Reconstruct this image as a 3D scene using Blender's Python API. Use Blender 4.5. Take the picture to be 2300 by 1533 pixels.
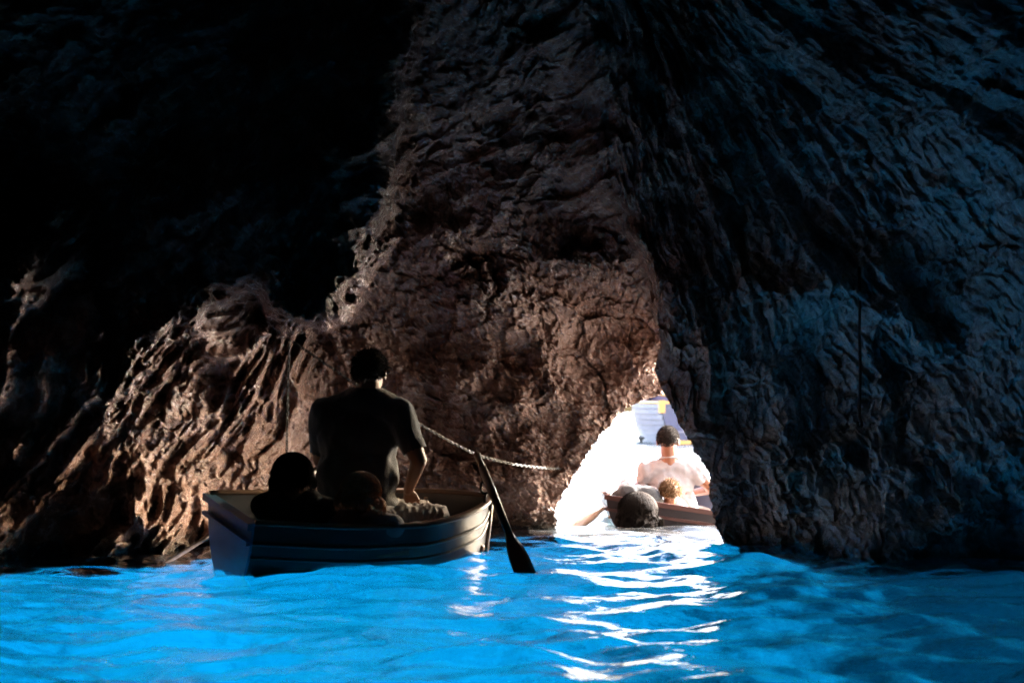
import bpy, bmesh, math, random
import numpy as np
from mathutils import Vector, Matrix

random.seed(7)
for _o in list(bpy.data.objects):
    bpy.data.objects.remove(_o, do_unlink=True)
scene = bpy.context.scene
COL = scene.collection
R = math.radians

# ------------------------------------------------------------------ camera
FPX, CU, CV, HOR, CAMZ = 3194.4, 1150.0, 766.5, 925.0, 0.80
PITCH = math.atan((HOR - CV) / FPX)
cam_d = bpy.data.cameras.new('camera')
cam_d.lens = 50.0
cam_d.sensor_width = 36.0
cam_d.clip_start = 0.05
cam_d.clip_end = 9000.0
cam_d.dof.use_dof = True
cam_d.dof.focus_distance = 8.9
cam_d.dof.aperture_fstop = 2.8
cam = bpy.data.objects.new('camera', cam_d)
COL.objects.link(cam)
cam.location = (0, 0, CAMZ)
cam.rotation_euler = (math.pi / 2 + PITCH, 0, 0)
scene.camera = cam

# ------------------------------------------------------------------ sky, sun, exposure
SUN_EL, SUN_AZ = R(22), R(63)          # azimuth from +Y (straight out of the cave) towards +X
world = bpy.data.worlds.new('World')
scene.world = world
world.use_nodes = True
wn = world.node_tree
wn.nodes.clear()
sky = wn.nodes.new('ShaderNodeTexSky')
sky.sky_type = 'NISHITA'
sky.sun_disc = False
sky.sun_elevation = SUN_EL
sky.sun_rotation = SUN_AZ
sky.air_density = 1.0
sky.dust_density = 7.0
sky.ozone_density = 1.0
bg = wn.nodes.new('ShaderNodeBackground')
bg.inputs['Strength'].default_value = 0.15
wo = wn.nodes.new('ShaderNodeOutputWorld')
wn.links.new(sky.outputs[0], bg.inputs[0])
wn.links.new(bg.outputs[0], wo.inputs[0])

sun_d = bpy.data.lights.new('sun', 'SUN')
sun_d.energy = 5.0
sun_d.angle = R(0.5)
sun_d.color = (1.0, 0.955, 0.90)
sun = bpy.data.objects.new('sun', sun_d)
COL.objects.link(sun)
S = Vector((math.sin(SUN_AZ) * math.cos(SUN_EL), math.cos(SUN_AZ) * math.cos(SUN_EL), math.sin(SUN_EL)))
sun.rotation_euler = S.to_track_quat('Z', 'Y').to_euler()
sun.location = S * 60

vs = scene.view_settings
vs.view_transform = 'Standard'
vs.look = 'None'
vs.exposure = 4.15
vs.gamma = 1.0
vs.use_curve_mapping = False

cy = scene.cycles
cy.use_denoising = True
cy.denoising_prefilter = 'NONE'
cy.filter_width = 1.8
cy.use_adaptive_sampling = False
cy.use_guiding = True
cy.max_bounces = 7
cy.diffuse_bounces = 3
cy.glossy_bounces = 4
cy.transmission_bounces = 8
cy.transparent_max_bounces = 12
cy.sample_clamp_indirect = 12.0
cy.blur_glossy = 1.0

# ------------------------------------------------------------------ pixel <-> world
CP, SP = math.cos(PITCH), math.sin(PITCH)

def rays(u, v):
    """direction scaled so that its y component is 1"""
    a = (u - CU) / FPX
    b = (CV - v) / FPX
    dy = CP - b * SP
    return a / dy, (SP + b * CP) / dy

def pt(u, v, Y):
    a, c = rays(u, v)
    return Vector((a * Y, Y, CAMZ + c * Y))

# ------------------------------------------------------------------ noise (numpy)
_rng = np.random.RandomState(11)
_perm = _rng.permutation(256)
_perm = np.concatenate([_perm, _perm, _perm])
_g = _rng.normal(size=(256, 3))
_g /= np.linalg.norm(_g, axis=1)[:, None]

def pn(x, y, z):
    """gradient noise, about -1..1"""
    xi = np.floor(x).astype(np.int64); yi = np.floor(y).astype(np.int64); zi = np.floor(z).astype(np.int64)
    xf = x - xi; yf = y - yi; zf = z - zi
    xi &= 255; yi &= 255; zi &= 255
    fx = xf * xf * xf * (xf * (xf * 6 - 15) + 10)
    fy = yf * yf * yf * (yf * (yf * 6 - 15) + 10)
    fz = zf * zf * zf * (zf * (zf * 6 - 15) + 10)
    out = 0
    for dx in (0, 1):
        wx = fx if dx else 1 - fx
        px_ = _perm[xi + dx]
        for dy in (0, 1):
            wy = fy if dy else 1 - fy
            py_ = _perm[px_ + yi + dy]
            for dz in (0, 1):
                wz = fz if dz else 1 - fz
                g = _g[_perm[py_ + zi + dz]]
                out = out + wx * wy * wz * (g[..., 0] * (xf - dx) + g[..., 1] * (yf - dy) + g[..., 2] * (zf - dz))
    return out * 1.6

def ridged(x, y, z):
    return 1.0 - 2.0 * np.abs(pn(x, y, z))

def facets(x, y, seed=0, jitter=0.9):
    """broken faces: every cell of a jittered grid is a small tilted plane; returns height and distance-to-edge measure"""
    xi = np.floor(x).astype(np.int64); yi = np.floor(y).astype(np.int64)
    best = np.full(x.shape, 9.0); second = np.full(x.shape, 9.0); h = np.zeros(x.shape)
    for dx in (-1, 0, 1):
        for dy in (-1, 0, 1):
            cx_ = xi + dx; cy_ = yi + dy
            k = _perm[(_perm[cx_ & 255] + cy_ + seed * 37) & 255]
            k2 = _perm[k + 91]
            px_ = cx_ + 0.5 + jitter * (k / 255.0 - 0.5); py_ = cy_ + 0.5 + jitter * (k2 / 255.0 - 0.5)
            ddx = x - px_; ddy = y - py_
            d = ddx * ddx + ddy * ddy
            gk = _g[k2 & 255]
            hh = gk[..., 0] * ddx + gk[..., 1] * ddy + 0.35 * gk[..., 2]
            nb = d < best
            second = np.where(nb, best, np.minimum(second, d))
            h = np.where(nb, hh, h); best = np.where(nb, d, best)
    return h, np.sqrt(second) - np.sqrt(best)

def sstep(a, b, x):
    t = np.clip((x - a) / (b - a), 0, 1)
    return t * t * (3 - 2 * t)

# ------------------------------------------------------------------ object helpers
def grid_mesh(name, P, nu, nv, keep=None, close_u=False):
    """P: (nu*nv,3) array laid out u-major; quads between neighbours"""
    idx = np.arange(nu * nv).reshape(nu, nv)
    a = idx[:-1, :-1].ravel(); b = idx[1:, :-1].ravel(); c = idx[1:, 1:].ravel(); d = idx[:-1, 1:].ravel()
    q = np.stack([a, b, c, d], 1)
    if keep is not None:
        q = q[keep[a] & keep[b] & keep[c] & keep[d]]
    me = bpy.data.meshes.new(name)
    me.vertices.add(len(P)); me.vertices.foreach_set('co', np.ascontiguousarray(P, dtype=np.float32).ravel())
    n = len(q)
    me.loops.add(n * 4); me.loops.foreach_set('vertex_index', q.astype(np.int32).ravel())
    me.polygons.add(n)
    me.polygons.foreach_set('loop_start', (np.arange(n) * 4).astype(np.int32))
    me.polygons.foreach_set('use_smooth', np.ones(n, dtype=bool))
    me.update(calc_edges=True)
    return me

def link(name, me, mat=None, parent=None):
    o = bpy.data.objects.new(name, me)
    COL.objects.link(o)
    if mat is not None and me is not None:
        if len(me.materials) == 0:
            me.materials.append(mat)
    if parent is not None:
        o.parent = parent
    return o

def structure(o):
    o['kind'] = 'structure'
    return o

def tag(o, label, cat, group=None):
    o['label'] = label; o['category'] = cat
    if group: o['group'] = group
    return o

# ------------------------------------------------------------------ materials
def new_mat(name):
    m = bpy.data.materials.new(name)
    m.use_nodes = True
    nt = m.node_tree
    nt.nodes.clear()
    out = nt.nodes.new('ShaderNodeOutputMaterial')
    return m, nt, out

def N(nt, kind, **kw):
    n = nt.nodes.new(kind)
    for k, v in kw.items():
        if k in ('operation', 'blend_type', 'data_type', 'noise_dimensions', 'feature', 'distribution'):
            setattr(n, k, v)
        else:
            n.inputs[k].default_value = v
    return n

def ramp(nt, fac, stops):
    r = nt.nodes.new('ShaderNodeValToRGB')
    els = r.color_ramp.elements
    while len(els) < len(stops):
        els.new(0.5)
    for e, (p, c) in zip(els, stops):
        e.position = p; e.color = (*c, 1)
    nt.links.new(fac, r.inputs[0])
    return r.outputs[0]

def simple_mat(name, col, rough=0.5, var=0.25, scale=8.0, bump=0.0, bscale=60.0, spec=0.5, metal=0.0, sheen=0.0, stretch=(1, 1, 1)):
    """principled material with procedural colour variation and fine relief"""
    m, nt, out = new_mat(name)
    L = nt.links.new
    tc = nt.nodes.new('ShaderNodeTexCoord')
    mp = nt.nodes.new('ShaderNodeMapping')
    mp.inputs['Scale'].default_value = stretch
    L(tc.outputs['Object'], mp.inputs[0])
    nz = N(nt, 'ShaderNodeTexNoise', Scale=scale, Detail=6.0, Roughness=0.6)
    L(mp.outputs[0], nz.inputs['Vector'])
    c0 = tuple(max(0, c * (1 - var)) for c in col); c1 = tuple(min(1, c * (1 + var)) for c in col)
    cr = ramp(nt, nz.outputs[0], [(0.3, c0), (0.7, c1)])
    p = nt.nodes.new('ShaderNodeBsdfPrincipled')
    L(cr, p.inputs['Base Color'])
    p.inputs['Roughness'].default_value = rough
    p.inputs['Specular IOR Level'].default_value = spec
    p.inputs['Metallic'].default_value = metal
    if sheen:
        p.inputs['Sheen Weight'].default_value = sheen
    if bump > 0:
        bn = N(nt, 'ShaderNodeTexNoise', Scale=bscale, Detail=4.0)
        L(mp.outputs[0], bn.inputs['Vector'])
        b = N(nt, 'ShaderNodeBump', Strength=bump, Distance=0.01)
        L(bn.outputs[0], b.inputs['Height'])
        L(b.outputs[0], p.inputs['Normal'])
    L(p.outputs[0], out.inputs[0])
    return m

# wet limestone
def rock_material():
    m, nt, out = new_mat('wet_limestone')
    L = nt.links.new
    geo = nt.nodes.new('ShaderNodeNewGeometry')
    n1 = N(nt, 'ShaderNodeTexNoise', Scale=1.3, Detail=8.0, Roughness=0.65)
    n2 = N(nt, 'ShaderNodeTexNoise', Scale=9.0, Detail=8.0, Roughness=0.7)
    for n in (n1, n2):
        L(geo.outputs['Position'], n.inputs['Vector'])
    c1 = ramp(nt, n1.outputs[0], [(0.32, (0.13, 0.065, 0.048)), (0.5, (0.29, 0.16, 0.122)), (0.68, (0.52, 0.35, 0.30))])
    # slab on the right: greyer limestone, also made paler to imitate blue water light
    sep = nt.nodes.new('ShaderNodeSeparateXYZ'); L(geo.outputs['Position'], sep.inputs[0])
    nx = N(nt, 'ShaderNodeTexNoise', Scale=0.9, Detail=5.0, Roughness=0.6)
    L(geo.outputs['Position'], nx.inputs['Vector'])
    ad = N(nt, 'ShaderNodeMath', operation='MULTIPLY_ADD'); ad.inputs[1].default_value = 1.6
    L(nx.outputs[0], ad.inputs[0]); L(sep.outputs[0], ad.inputs[2])
    mr = nt.nodes.new('ShaderNodeMapRange'); mr.inputs['From Min'].default_value = 1.9; mr.inputs['From Max'].default_value = 2.6
    L(ad.outputs[0], mr.inputs[0])
    cg = ramp(nt, n1.outputs[0], [(0.32, (0.34, 0.38, 0.38)), (0.5, (0.56, 0.61, 0.61)), (0.68, (0.68, 0.71, 0.71))])
    mg = N(nt, 'ShaderNodeMix', data_type='RGBA')
    L(mr.outputs[0], mg.inputs[0]); L(c1, mg.inputs[6]); L(cg, mg.inputs[7])
    c1 = mg.outputs[2]
    c2 = ramp(nt, n2.outputs[0], [(0.35, (0.42, 0.39, 0.36)), (0.5, (0.85, 0.83, 0.81)), (0.7, (1, 1, 1))])
    mx = N(nt, 'ShaderNodeMix', data_type='RGBA', blend_type='MULTIPLY')
    mx.inputs[0].default_value = 0.85
    L(c1, mx.inputs[6]); L(c2, mx.inputs[7])
    p = nt.nodes.new('ShaderNodeBsdfPrincipled')
    # dark weed line just above the water
    tz = N(nt, 'ShaderNodeMath', operation='MULTIPLY_ADD'); tz.inputs[1].default_value = -0.30
    L(n2.outputs[0], tz.inputs[0]); L(sep.outputs[2], tz.inputs[2])
    tr_ = nt.nodes.new('ShaderNodeMapRange'); tr_.inputs['From Min'].default_value = -0.12; tr_.inputs['From Max'].default_value = 0.0
    tr_.inputs['To Min'].default_value = 0.85; tr_.inputs['To Max'].default_value = 0.0
    L(tz.outputs[0], tr_.inputs[0])
    mw = N(nt, 'ShaderNodeMix', data_type='RGBA'); mw.inputs[7].default_value = (0.035, 0.03, 0.02, 1)
    L(tr_.outputs[0], mw.inputs[0]); L(mx.outputs[2], mw.inputs[6])
    L(mw.outputs[2], p.inputs['Base Color'])
    rr = nt.nodes.new('ShaderNodeMapRange')
    rr.inputs['From Min'].default_value = 0.3; rr.inputs['From Max'].default_value = 0.7
    rr.inputs['To Min'].default_value = 0.09; rr.inputs['To Max'].default_value = 0.38
    L(n2.outputs[0], rr.inputs[0])
    L(rr.outputs[0], p.inputs['Roughness'])
    p.inputs['Specular IOR Level'].default_value = 0.8
    nb = N(nt, 'ShaderNodeTexNoise', Scale=38.0, Detail=7.0, Roughness=0.65)
    L(geo.outputs['Position'], nb.inputs['Vector'])
    b = N(nt, 'ShaderNodeBump', Strength=0.9, Distance=0.018)
    nf = N(nt, 'ShaderNodeTexNoise', Scale=115.0, Detail=5.0, Roughness=0.7)
    L(geo.outputs['Position'], nf.inputs['Vector'])
    b2 = N(nt, 'ShaderNodeBump', Strength=0.8, Distance=0.008)
    L(nf.outputs[0], b2.inputs['Height'])
    L(nb.outputs[0], b.inputs['Height'])
    L(b2.outputs[0], b.inputs['Normal'])
    L(b.outputs[0], p.inputs['Normal'])
    L(p.outputs[0], out.inputs[0])
    return m

def water_material(name, tint, refract):
    m, nt, out = new_mat(name)
    L = nt.links.new
    geo = nt.nodes.new('ShaderNodeNewGeometry')
    mp = nt.nodes.new('ShaderNodeMapping')
    mp.inputs['Scale'].default_value = (1.0, 1.5, 1.0)
    L(geo.outputs['Position'], mp.inputs[0])
    nb = N(nt, 'ShaderNodeTexNoise', Scale=14.0 if refract else 3.0, Detail=4.0, Roughness=0.5)
    L(mp.outputs[0], nb.inputs['Vector'])
    b = N(nt, 'ShaderNodeBump', Strength=0.25 if refract else 0.35, Distance=0.02 if refract else 0.08)
    L(nb.outputs[0], b.inputs['Height'])
    fr = N(nt, 'ShaderNodeFresnel', IOR=1.333)
    L(b.outputs[0], fr.inputs['Normal'])
    gl = N(nt, 'ShaderNodeBsdfGlossy', Roughness=0.03 if refract else 0.22)
    gl.inputs['Color'].default_value = (1, 1, 1, 1)
    L(b.outputs[0], gl.inputs['Normal'])
    if refract:
        tr = N(nt, 'ShaderNodeBsdfRefraction', Roughness=0.0, IOR=1.333)
        tr.inputs['Color'].default_value = (*tint, 1)
        L(b.outputs[0], tr.inputs['Normal'])
    else:
        tr = nt.nodes.new('ShaderNodeBsdfTransparent')
        tr.inputs['Color'].default_value = (*tint, 1)
    mx = nt.nodes.new('ShaderNodeMixShader')
    L(fr.outputs[0], mx.inputs[0]); L(tr.outputs[0], mx.inputs[1]); L(gl.outputs[0], mx.inputs[2])
    L(mx.outputs[0], out.inputs[0])
    return m

M_ROCK = rock_material()
M_WATER = water_material('cave_water', (0.0007, 0.183, 0.41), True)
M_MOUTH = water_material('mouth_water', (0.80, 0.88, 0.87), False)
M_SEA = water_material('open_sea_water', (0.84, 0.93, 0.92), False)
M_SAND, _nt, _out = new_mat('sand_rock_shade_seabed')
_geo = _nt.nodes.new('ShaderNodeNewGeometry')
_n = N(_nt, 'ShaderNodeTexNoise', Scale=0.42, Detail=6.0, Roughness=0.6)
_nt.links.new(_geo.outputs['Position'], _n.inputs['Vector'])
_c = ramp(_nt, _n.outputs[0], [(0.36, (0.22, 0.24, 0.23)), (0.47, (0.70, 0.67, 0.60)), (0.60, (0.88, 0.84, 0.76))])
# shade painted on the seabed outside, right of the exit, to darken the water
_sx = _nt.nodes.new('ShaderNodeSeparateXYZ'); _nt.links.new(_geo.outputs['Position'], _sx.inputs[0])
_nn = N(_nt, 'ShaderNodeTexNoise', Scale=0.55, Detail=5.0, Roughness=0.6); _nt.links.new(_geo.outputs['Position'], _nn.inputs['Vector'])
_ma = N(_nt, 'ShaderNodeMath', operation='MULTIPLY_ADD'); _ma.inputs[1].default_value = 4.5
_nt.links.new(_nn.outputs[0], _ma.inputs[0]); _nt.links.new(_sx.outputs[0], _ma.inputs[2])
_mx = _nt.nodes.new('ShaderNodeMapRange'); _mx.inputs['From Min'].default_value = 2.6; _mx.inputs['From Max'].default_value = 6.6
_nt.links.new(_ma.outputs[0], _mx.inputs[0])
_my = _nt.nodes.new('ShaderNodeMapRange'); _my.inputs['From Min'].default_value = 8.6; _my.inputs['From Max'].default_value = 10.6
_nt.links.new(_sx.outputs[1], _my.inputs[0])
_mm = N(_nt, 'ShaderNodeMath', operation='MULTIPLY'); _nt.links.new(_mx.outputs[0], _mm.inputs[0]); _nt.links.new(_my.outputs[0], _mm.inputs[1])
_md = N(_nt, 'ShaderNodeMix', data_type='RGBA'); _md.inputs[7].default_value = (0.035, 0.05, 0.05, 1)
_nt.links.new(_mm.outputs[0], _md.inputs[0]); _nt.links.new(_c, _md.inputs[6])
_c = _md.outputs[2]
_p = _nt.nodes.new('ShaderNodeBsdfPrincipled'); _p.inputs['Roughness'].default_value = 0.9
_nt.links.new(_c, _p.inputs['Base Color']); _nt.links.new(_p.outputs[0], _out.inputs[0])

# ------------------------------------------------------------------ cave shell
def tps_fit(pts, vals):
    p = np.array(pts, float) / 1000.0
    n = len(p)
    d = np.linalg.norm(p[:, None] - p[None], axis=2)
    K = np.where(d > 0, d * d * np.log(d + 1e-12), 0) + np.eye(n) * 2e-3
    A = np.zeros((n + 3, n + 3))
    A[:n, :n] = K; A[:n, n] = 1; A[:n, n + 1:] = p
    A[n, :n] = 1; A[n + 1:, :n] = p.T
    w = np.linalg.solve(A, np.concatenate([vals, np.zeros(3)]))
    def f(u, v):
        u = u / 1000.0; v = v / 1000.0
        o = w[n] + w[n + 1] * u + w[n + 2] * v
        for k in range(n):
            r2 = (u - p[k, 0]) ** 2 + (v - p[k, 1]) ** 2
            o = o + w[k] * 0.5 * r2 * np.log(r2 + 1e-12)
        return o
    return f

def poly_sd(u, v, poly):
    """signed distance (positive inside) to a polygon"""
    P = np.array(poly, float)
    d2 = np.full(u.shape, 1e18)
    inside = np.zeros(u.shape, bool)
    n = len(P)
    for i in range(n):
        a = P[i]; b = P[(i + 1) % n]
        ab = b - a
        t = np.clip(((u - a[0]) * ab[0] + (v - a[1]) * ab[1]) / (ab @ ab), 0, 1)
        d2 = np.minimum(d2, (u - a[0] - t * ab[0]) ** 2 + (v - a[1] - t * ab[1]) ** 2)
        c = ((a[1] > v) != (b[1] > v))
        xs = a[0] + (v - a[1]) * ab[0] / (ab[1] if abs(ab[1]) > 1e-9 else 1e-9)
        inside ^= c & (u < xs)
    d = np.sqrt(d2)
    return np.where(inside, d, -d)

CTRL_L = [
    # left rim of the exit and the rock mass above it
    (1245, 1190, 9.72), (1290, 1065, 9.72), (1400, 930, 9.66), (1470, 893, 9.62), (1235, 1420, 9.72),
    (1130, 1190, 9.78), (1000, 1150, 9.88), (1100, 950, 9.70), (1250, 850, 9.58), (1400, 790, 9.52), (1200, 700, 9.38), (1000, 750, 9.55),
    (850, 900, 9.78), (780, 1100, 9.85), (1000, 580, 9.05), (1250, 520, 8.95), (1440, 620, 9.25), (1480, 450, 8.55), (1000, 300, 8.25), (1250, 300, 8.2), (1440, 250, 7.85),
    (1200, 150, 7.6), (1050, 0, 7.0), (1200, -300, 6.0), (900, -300, 6.2), (1450, -100, 6.7), (1130, 1420, 9.78), (1700, 600, 8.9), (1800, 0, 7.3), (1700, -300, 6.0), (1600, 1200, 9.7),
    # left rock lobe
    (715, 1000, 9.50), (730, 800, 9.55), (640, 900, 9.05), (600, 780, 8.75), (480, 740, 8.35), (450, 950, 8.45), (430, 1220, 8.66), (620, 1200, 9.1), (340, 1130, 8.2),
    (200, 1240, 8.11), (120, 1000, 8.0), (0, 1245, 7.95), (0, 900, 7.95), (-250, 600, 7.65), (-250, 1300, 7.6), (-250, -250, 6.6), (430, 1420, 8.6), (-250, 1420, 7.6),
    (400, 300, 7.6), (600, 100, 7.3), (700, 600, 9.0),
]
CTRL_R = [
    # the slab right of the exit: its free edge hides a cleft added to let sun in
    (1490, 880, 8.75), (1505, 903, 8.72), (1530, 962, 8.68), (1572, 1035, 8.68), (1600, 1110, 8.68), (1624, 1214, 8.72), (1690, 1420, 8.72), (1490, 600, 8.3), (1484, 400, 8.05),
    (1480, 100, 7.35), (1480, -300, 6.0), (1640, 1080, 8.55), (1720, 1000, 8.5), (1640, 800, 8.4), (1780, 1215, 8.6), (1900, 1235, 8.25), (2200, 1255, 7.75),
    (2300, 1260, 7.63), (1900, 900, 8.2), (1900, 500, 7.75), (1900, 150, 7.0), (2200, 900, 7.3), (2200, 500, 6.8), (2200, 100, 6.1),
    (2400, 600, 6.3), (1800, -300, 5.8), (2400, -300, 4.9), (2300, 1420, 7.6), (1900, 1420, 8.2), (2550, 1420, 7.2), (1600, 400, 7.95), (1250, 300, 7.7), (1250, 900, 8.9),
]
f_left = tps_fit([c[:2] for c in CTRL_L], np.array([c[2] for c in CTRL_L]))
f_right = tps_fit([c[:2] for c in CTRL_R], np.array([c[2] for c in CTRL_R]))
OVERHANG = [(1010, -400), (950, 60), (905, 250), (885, 430), (852, 540), (806, 640), (750, 715), (655, 742), (560, 650), (478, 660), (420, 720), (335, 750),
            (290, 850), (240, 920), (160, 900), (90, 800), (60, 735), (235, 605), (240, 480), (170, 370), (110, 250), (-500, 180), (-500, -500)]
PATCH = [(20, 760), (60, 735), (235, 605), (240, 480), (170, 370), (110, 430), (50, 560), (-20, 600)]

# outline of the exit as seen from inside; its top right runs up into an unseen cleft, added for side light
EXIT_L = [(1232, 1430), (1242, 1230), (1247, 1190), (1252, 1130), (1272, 1092), (1302, 1052), (1330, 1008), (1352, 975), (1384, 946), (1408, 922), (1440, 900), (1470, 893),
          (1490, 884), (1478, 830), (1495, 770), (1484, 715), (1480, 680)]
EXIT_R = [(1480, 680), (1476, 715), (1484, 770), (1470, 830), (1486, 872), (1503, 905), (1514, 925), (1530, 962), (1552, 1000), (1572, 1035), (1588, 1075), (1597, 1115),
          (1603, 1150), (1610, 1182), (1624, 1214), (1690, 1430)]
OUT_L = [(-260, 1430), (-260, 1100), (-260, 700), (-260, 250), (-260, -260), (250, -260), (800, -260), (1200, -260), (1400, -260)]
OUT_R = [(1400, -260), (1800, -260), (2250, -260), (2560, -260), (2560, 200), (2560, 650), (2560, 1050), (2560, 1430)]

def resample(poly, n, w=None):
    P = np.array(poly, float)
    s = np.concatenate([[0], np.cumsum(np.linalg.norm(np.diff(P, axis=0), axis=1))])
    s /= s[-1]
    t = np.linspace(0, 1, n) if w is None else w
    return np.stack([np.interp(t, s, P[:, 0]), np.interp(t, s, P[:, 1])], 1)

NTL, NTR, NR, NTUN, NDOME = 800, 560, 500, 26, 30
NT = NTL + NTR
inner = np.concatenate([resample(EXIT_L, NTL), resample(EXIT_R, NTR)])
outer = np.concatenate([resample(OUT_L, NTL), resample(OUT_R, NTR)])
_tn = np.linspace(0, 90, NT)
_rag = 7.0 * pn(_tn * 0.35, _tn * 0 + 1.5, _tn * 0) + 5.0 * pn(_tn * 0.9, _tn * 0 + 4.5, _tn * 0) + 3.0 * ridged(_tn * 2.3, _tn * 0 + 7.5, _tn * 0)
_rag *= sstep(880, 930, inner[:, 1]) 
_dir = inner - np.array([[1440, 1130]]); _dir /= np.linalg.norm(_dir, axis=1)[:, None]
inner = inner + _dir * _rag[:, None]
col_i = np.arange(NT)
side_r = np.where(col_i >= NTL, 1.0, np.exp(-((NTL - 1 - col_i) / 45.0) ** 2))
g = np.linspace(0, 1, NR) ** 1.12
UV = inner[:, None, :] * (1 - g[None, :, None]) + outer[:, None, :] * g[None, :, None]
U = UV[..., 0]; V = UV[..., 1]
_wv = (1 - sstep(560, 800, V)) * sstep(0.02, 0.25, np.broadcast_to(g[None, :], U.shape))
U = U + _wv * (46 * pn(U / 400, V / 210, U * 0 + 4.4) + 24 * pn(U / 150, V / 80, U * 0 + 8.8) + 9 * pn(U / 50, V / 30, U * 0 + 1.8))

def rock_depth(U, V, rfac, side):
    # warp so that silhouettes are ragged
    wu = U + 24 * pn(U / 70, V / 70, U * 0 + 3.3) + 15 * pn(U / 24, V / 24, U * 0 + 9.1) + 8 * pn(U / 9, V / 9, U * 0 + 2.1)
    wv = V + 24 * pn(U / 70, V / 70, U * 0 + 17.7) + 15 * pn(U / 24, V / 24, U * 0 + 5.4) + 8 * pn(U / 9, V / 9, U * 0 + 6.1)
    Y = f_left(U, V) * (1 - side) + f_right(U, V) * side
    Yr = Y
    Yo = 6.70 + 0.00062 * (V - 0) + 0.0011 * np.abs(850 - U) + 0.10 * pn(U / 210, V / 210, U * 0)
    Yo = np.where(V < 0, Yo + V * 0.0025, Yo)
    sd = poly_sd(wu, wv, OVERHANG)
    k = sstep(-34, 26, sd)
    Y = Y * (1 - k) + np.minimum(Y - 0.15, Yo) * k
    pk = sstep(-10, 60, poly_sd(wu, wv, PATCH))
    Y = Y - pk * (0.15 + (240 - U) / 240 * 0.45)
    Y = np.where(side > 0.5, Yr, Y)
    # fan shaped flow of the rock, apex above the frame
    ang = np.arctan2(U - 1270, V + 380)
    rho = np.hypot(U - 1270, V + 380)
    X3 = (U - CU) / FPX * Y; Z3 = (HOR - V) / FPX * Y
    O = U * 0
    amp = 0.30 + 0.70 * sstep(0.0, 0.12, rfac)        # calmer right at the lip of the exit
    right = side
    left = 1 - sstep(690, 800, U + 60 * pn(U / 150, V / 150, O + 4))
    mid = 1 - np.maximum(right, left)
    st = pn(ang * 9, rho / 380, O + 1.5)
    st2 = pn(U / 130, V / 160, O + 6.5)
    sharp = lambda n: np.sign(n) * np.abs(n) ** 1.4
    mod = 0.45 + 0.75 * sstep(-0.25, 0.35, pn(U / 260, V / 230, O + 21))      # some stretches smooth, some broken
    d = (0.24 * pn(X3 * 1.0, Z3 * 0.9, Y * 0.6 + 4) + 0.13 * pn(X3 * 2.3 + 3, Z3 * 2.0, Y * 1.0)) * amp
    left = left * (1 - 0.75 * k)
    d = d + amp * left * mod * (0.19 * sharp(ridged(ang * 19 + 1.4 * st, rho / 260, O + 2.2)) + 0.105 * sharp(ridged(ang * 45 + 1.9 * st + 0.9 * st2, rho / 110, O + 7.2))
                                + 0.038 * ridged(ang * 105 + 2.6 * st + 1.6 * st2, rho / 48, O + 8.8) + 0.020 * ridged(X3 * 19, Z3 * 14, O + 3.3))
    d = d + amp * right * (0.105 * ridged(ang * 8.5 + 0.8 * st, rho / 460, O + 2.7) + 0.050 * mod * ridged(ang * 21 + 1.5 * st, rho / 170, O + 7.9)
                           + 0.028 * mod * ridged(ang * 55 + 2.0 * st + 1.2 * st2, rho / 65, O + 8.1) + 0.030 * mod * pn(X3 * 8, Z3 * 7, O + 3.9) + 0.014 * ridged(X3 * 21, Z3 * 17, O + 13.3))
    # middle: broad swells, tilted beds towards the top, a few blocks
    bx = X3 * 0.96 + Z3 * 0.27; bz = Z3 * 0.96 - X3 * 0.27
    top = 1 - sstep(300, 620, V)
    d = d + amp * mid * (0.13 * ridged(bx * 1.25, bz * 1.35, O + 1.1) + mod * 0.10 * pn(bx * 3.1, bz * 3.4, O + 5.1)
                         + top * mod * (0.080 * ridged(bx * 2.0, bz * 7.5, O + 3.4) + 0.035 * ridged(bx * 5.5, bz * 17, O + 9.4)))
    # broken faces in five sizes: along the flow of the rock at the sides, in tilted beds in the middle
    w1 = 0.05 * pn(X3 * 4, Z3 * 4, O + 41) + 0.018 * pn(X3 * 13, Z3 * 13, O + 43)
    w2 = 0.05 * pn(X3 * 4, Z3 * 4, O + 51) + 0.018 * pn(X3 * 13, Z3 * 13, O + 53)
    sides = np.maximum(sstep(0.40, 0.60, 1 - mid + 0.35 * pn(X3 * 2.2, Z3 * 2.2, O + 77)), side)
    bed = sstep(0.35, 0.65, top + 0.3 * pn(X3 * 1.7, Z3 * 1.7, O + 79))
    br = 0
    for i_, (sz, am_) in enumerate(((0.34, 0.100), (0.15, 0.066), (0.068, 0.042), (0.031, 0.0225), (0.0155, 0.0100))):
        def one(ax_, az_, sd_):
            h_, e_ = facets(ax_ / sz, az_ / sz, i_ + sd_)
            return h_ - 0.16 * (1 - sstep(0.0, 0.12, e_)) * (0.6 if i_ < 3 else 0.3)
        fl = one(ang * 3.0 + w1, rho / 380.0 / 2.3 + w2, 3)
        bl = one(X3 + w1 + 0.2 * Z3, Z3 * 1.05 + w2, 13)
        bd = one((X3 + 0.3 * Z3) * 0.62 + w1, (Z3 - 0.3 * X3) * 1.45 + w2, 23)
        mi = bl * (1 - bed) + bd * bed
        br = br + am_ * (fl * sides + mi * (1 - sides))
    d = d + br * (0.30 + 0.70 * amp) * (0.60 + 0.55 * mod)
    d = d + 0.012 * pn(X3 * 30, Z3 * 30, Y * 8) * (0.4 + 0.6 * mod)
    return Y - d

rf = np.broadcast_to(g[None, :], U.shape)
Yw = rock_depth(U, V, rf, np.broadcast_to(side_r[:, None], U.shape))
a_, c_ = rays(U, V)
Pw = np.stack([a_ * Yw, Yw, CAMZ + c_ * Yw], 2)          # (NT, NR, 3)

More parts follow.
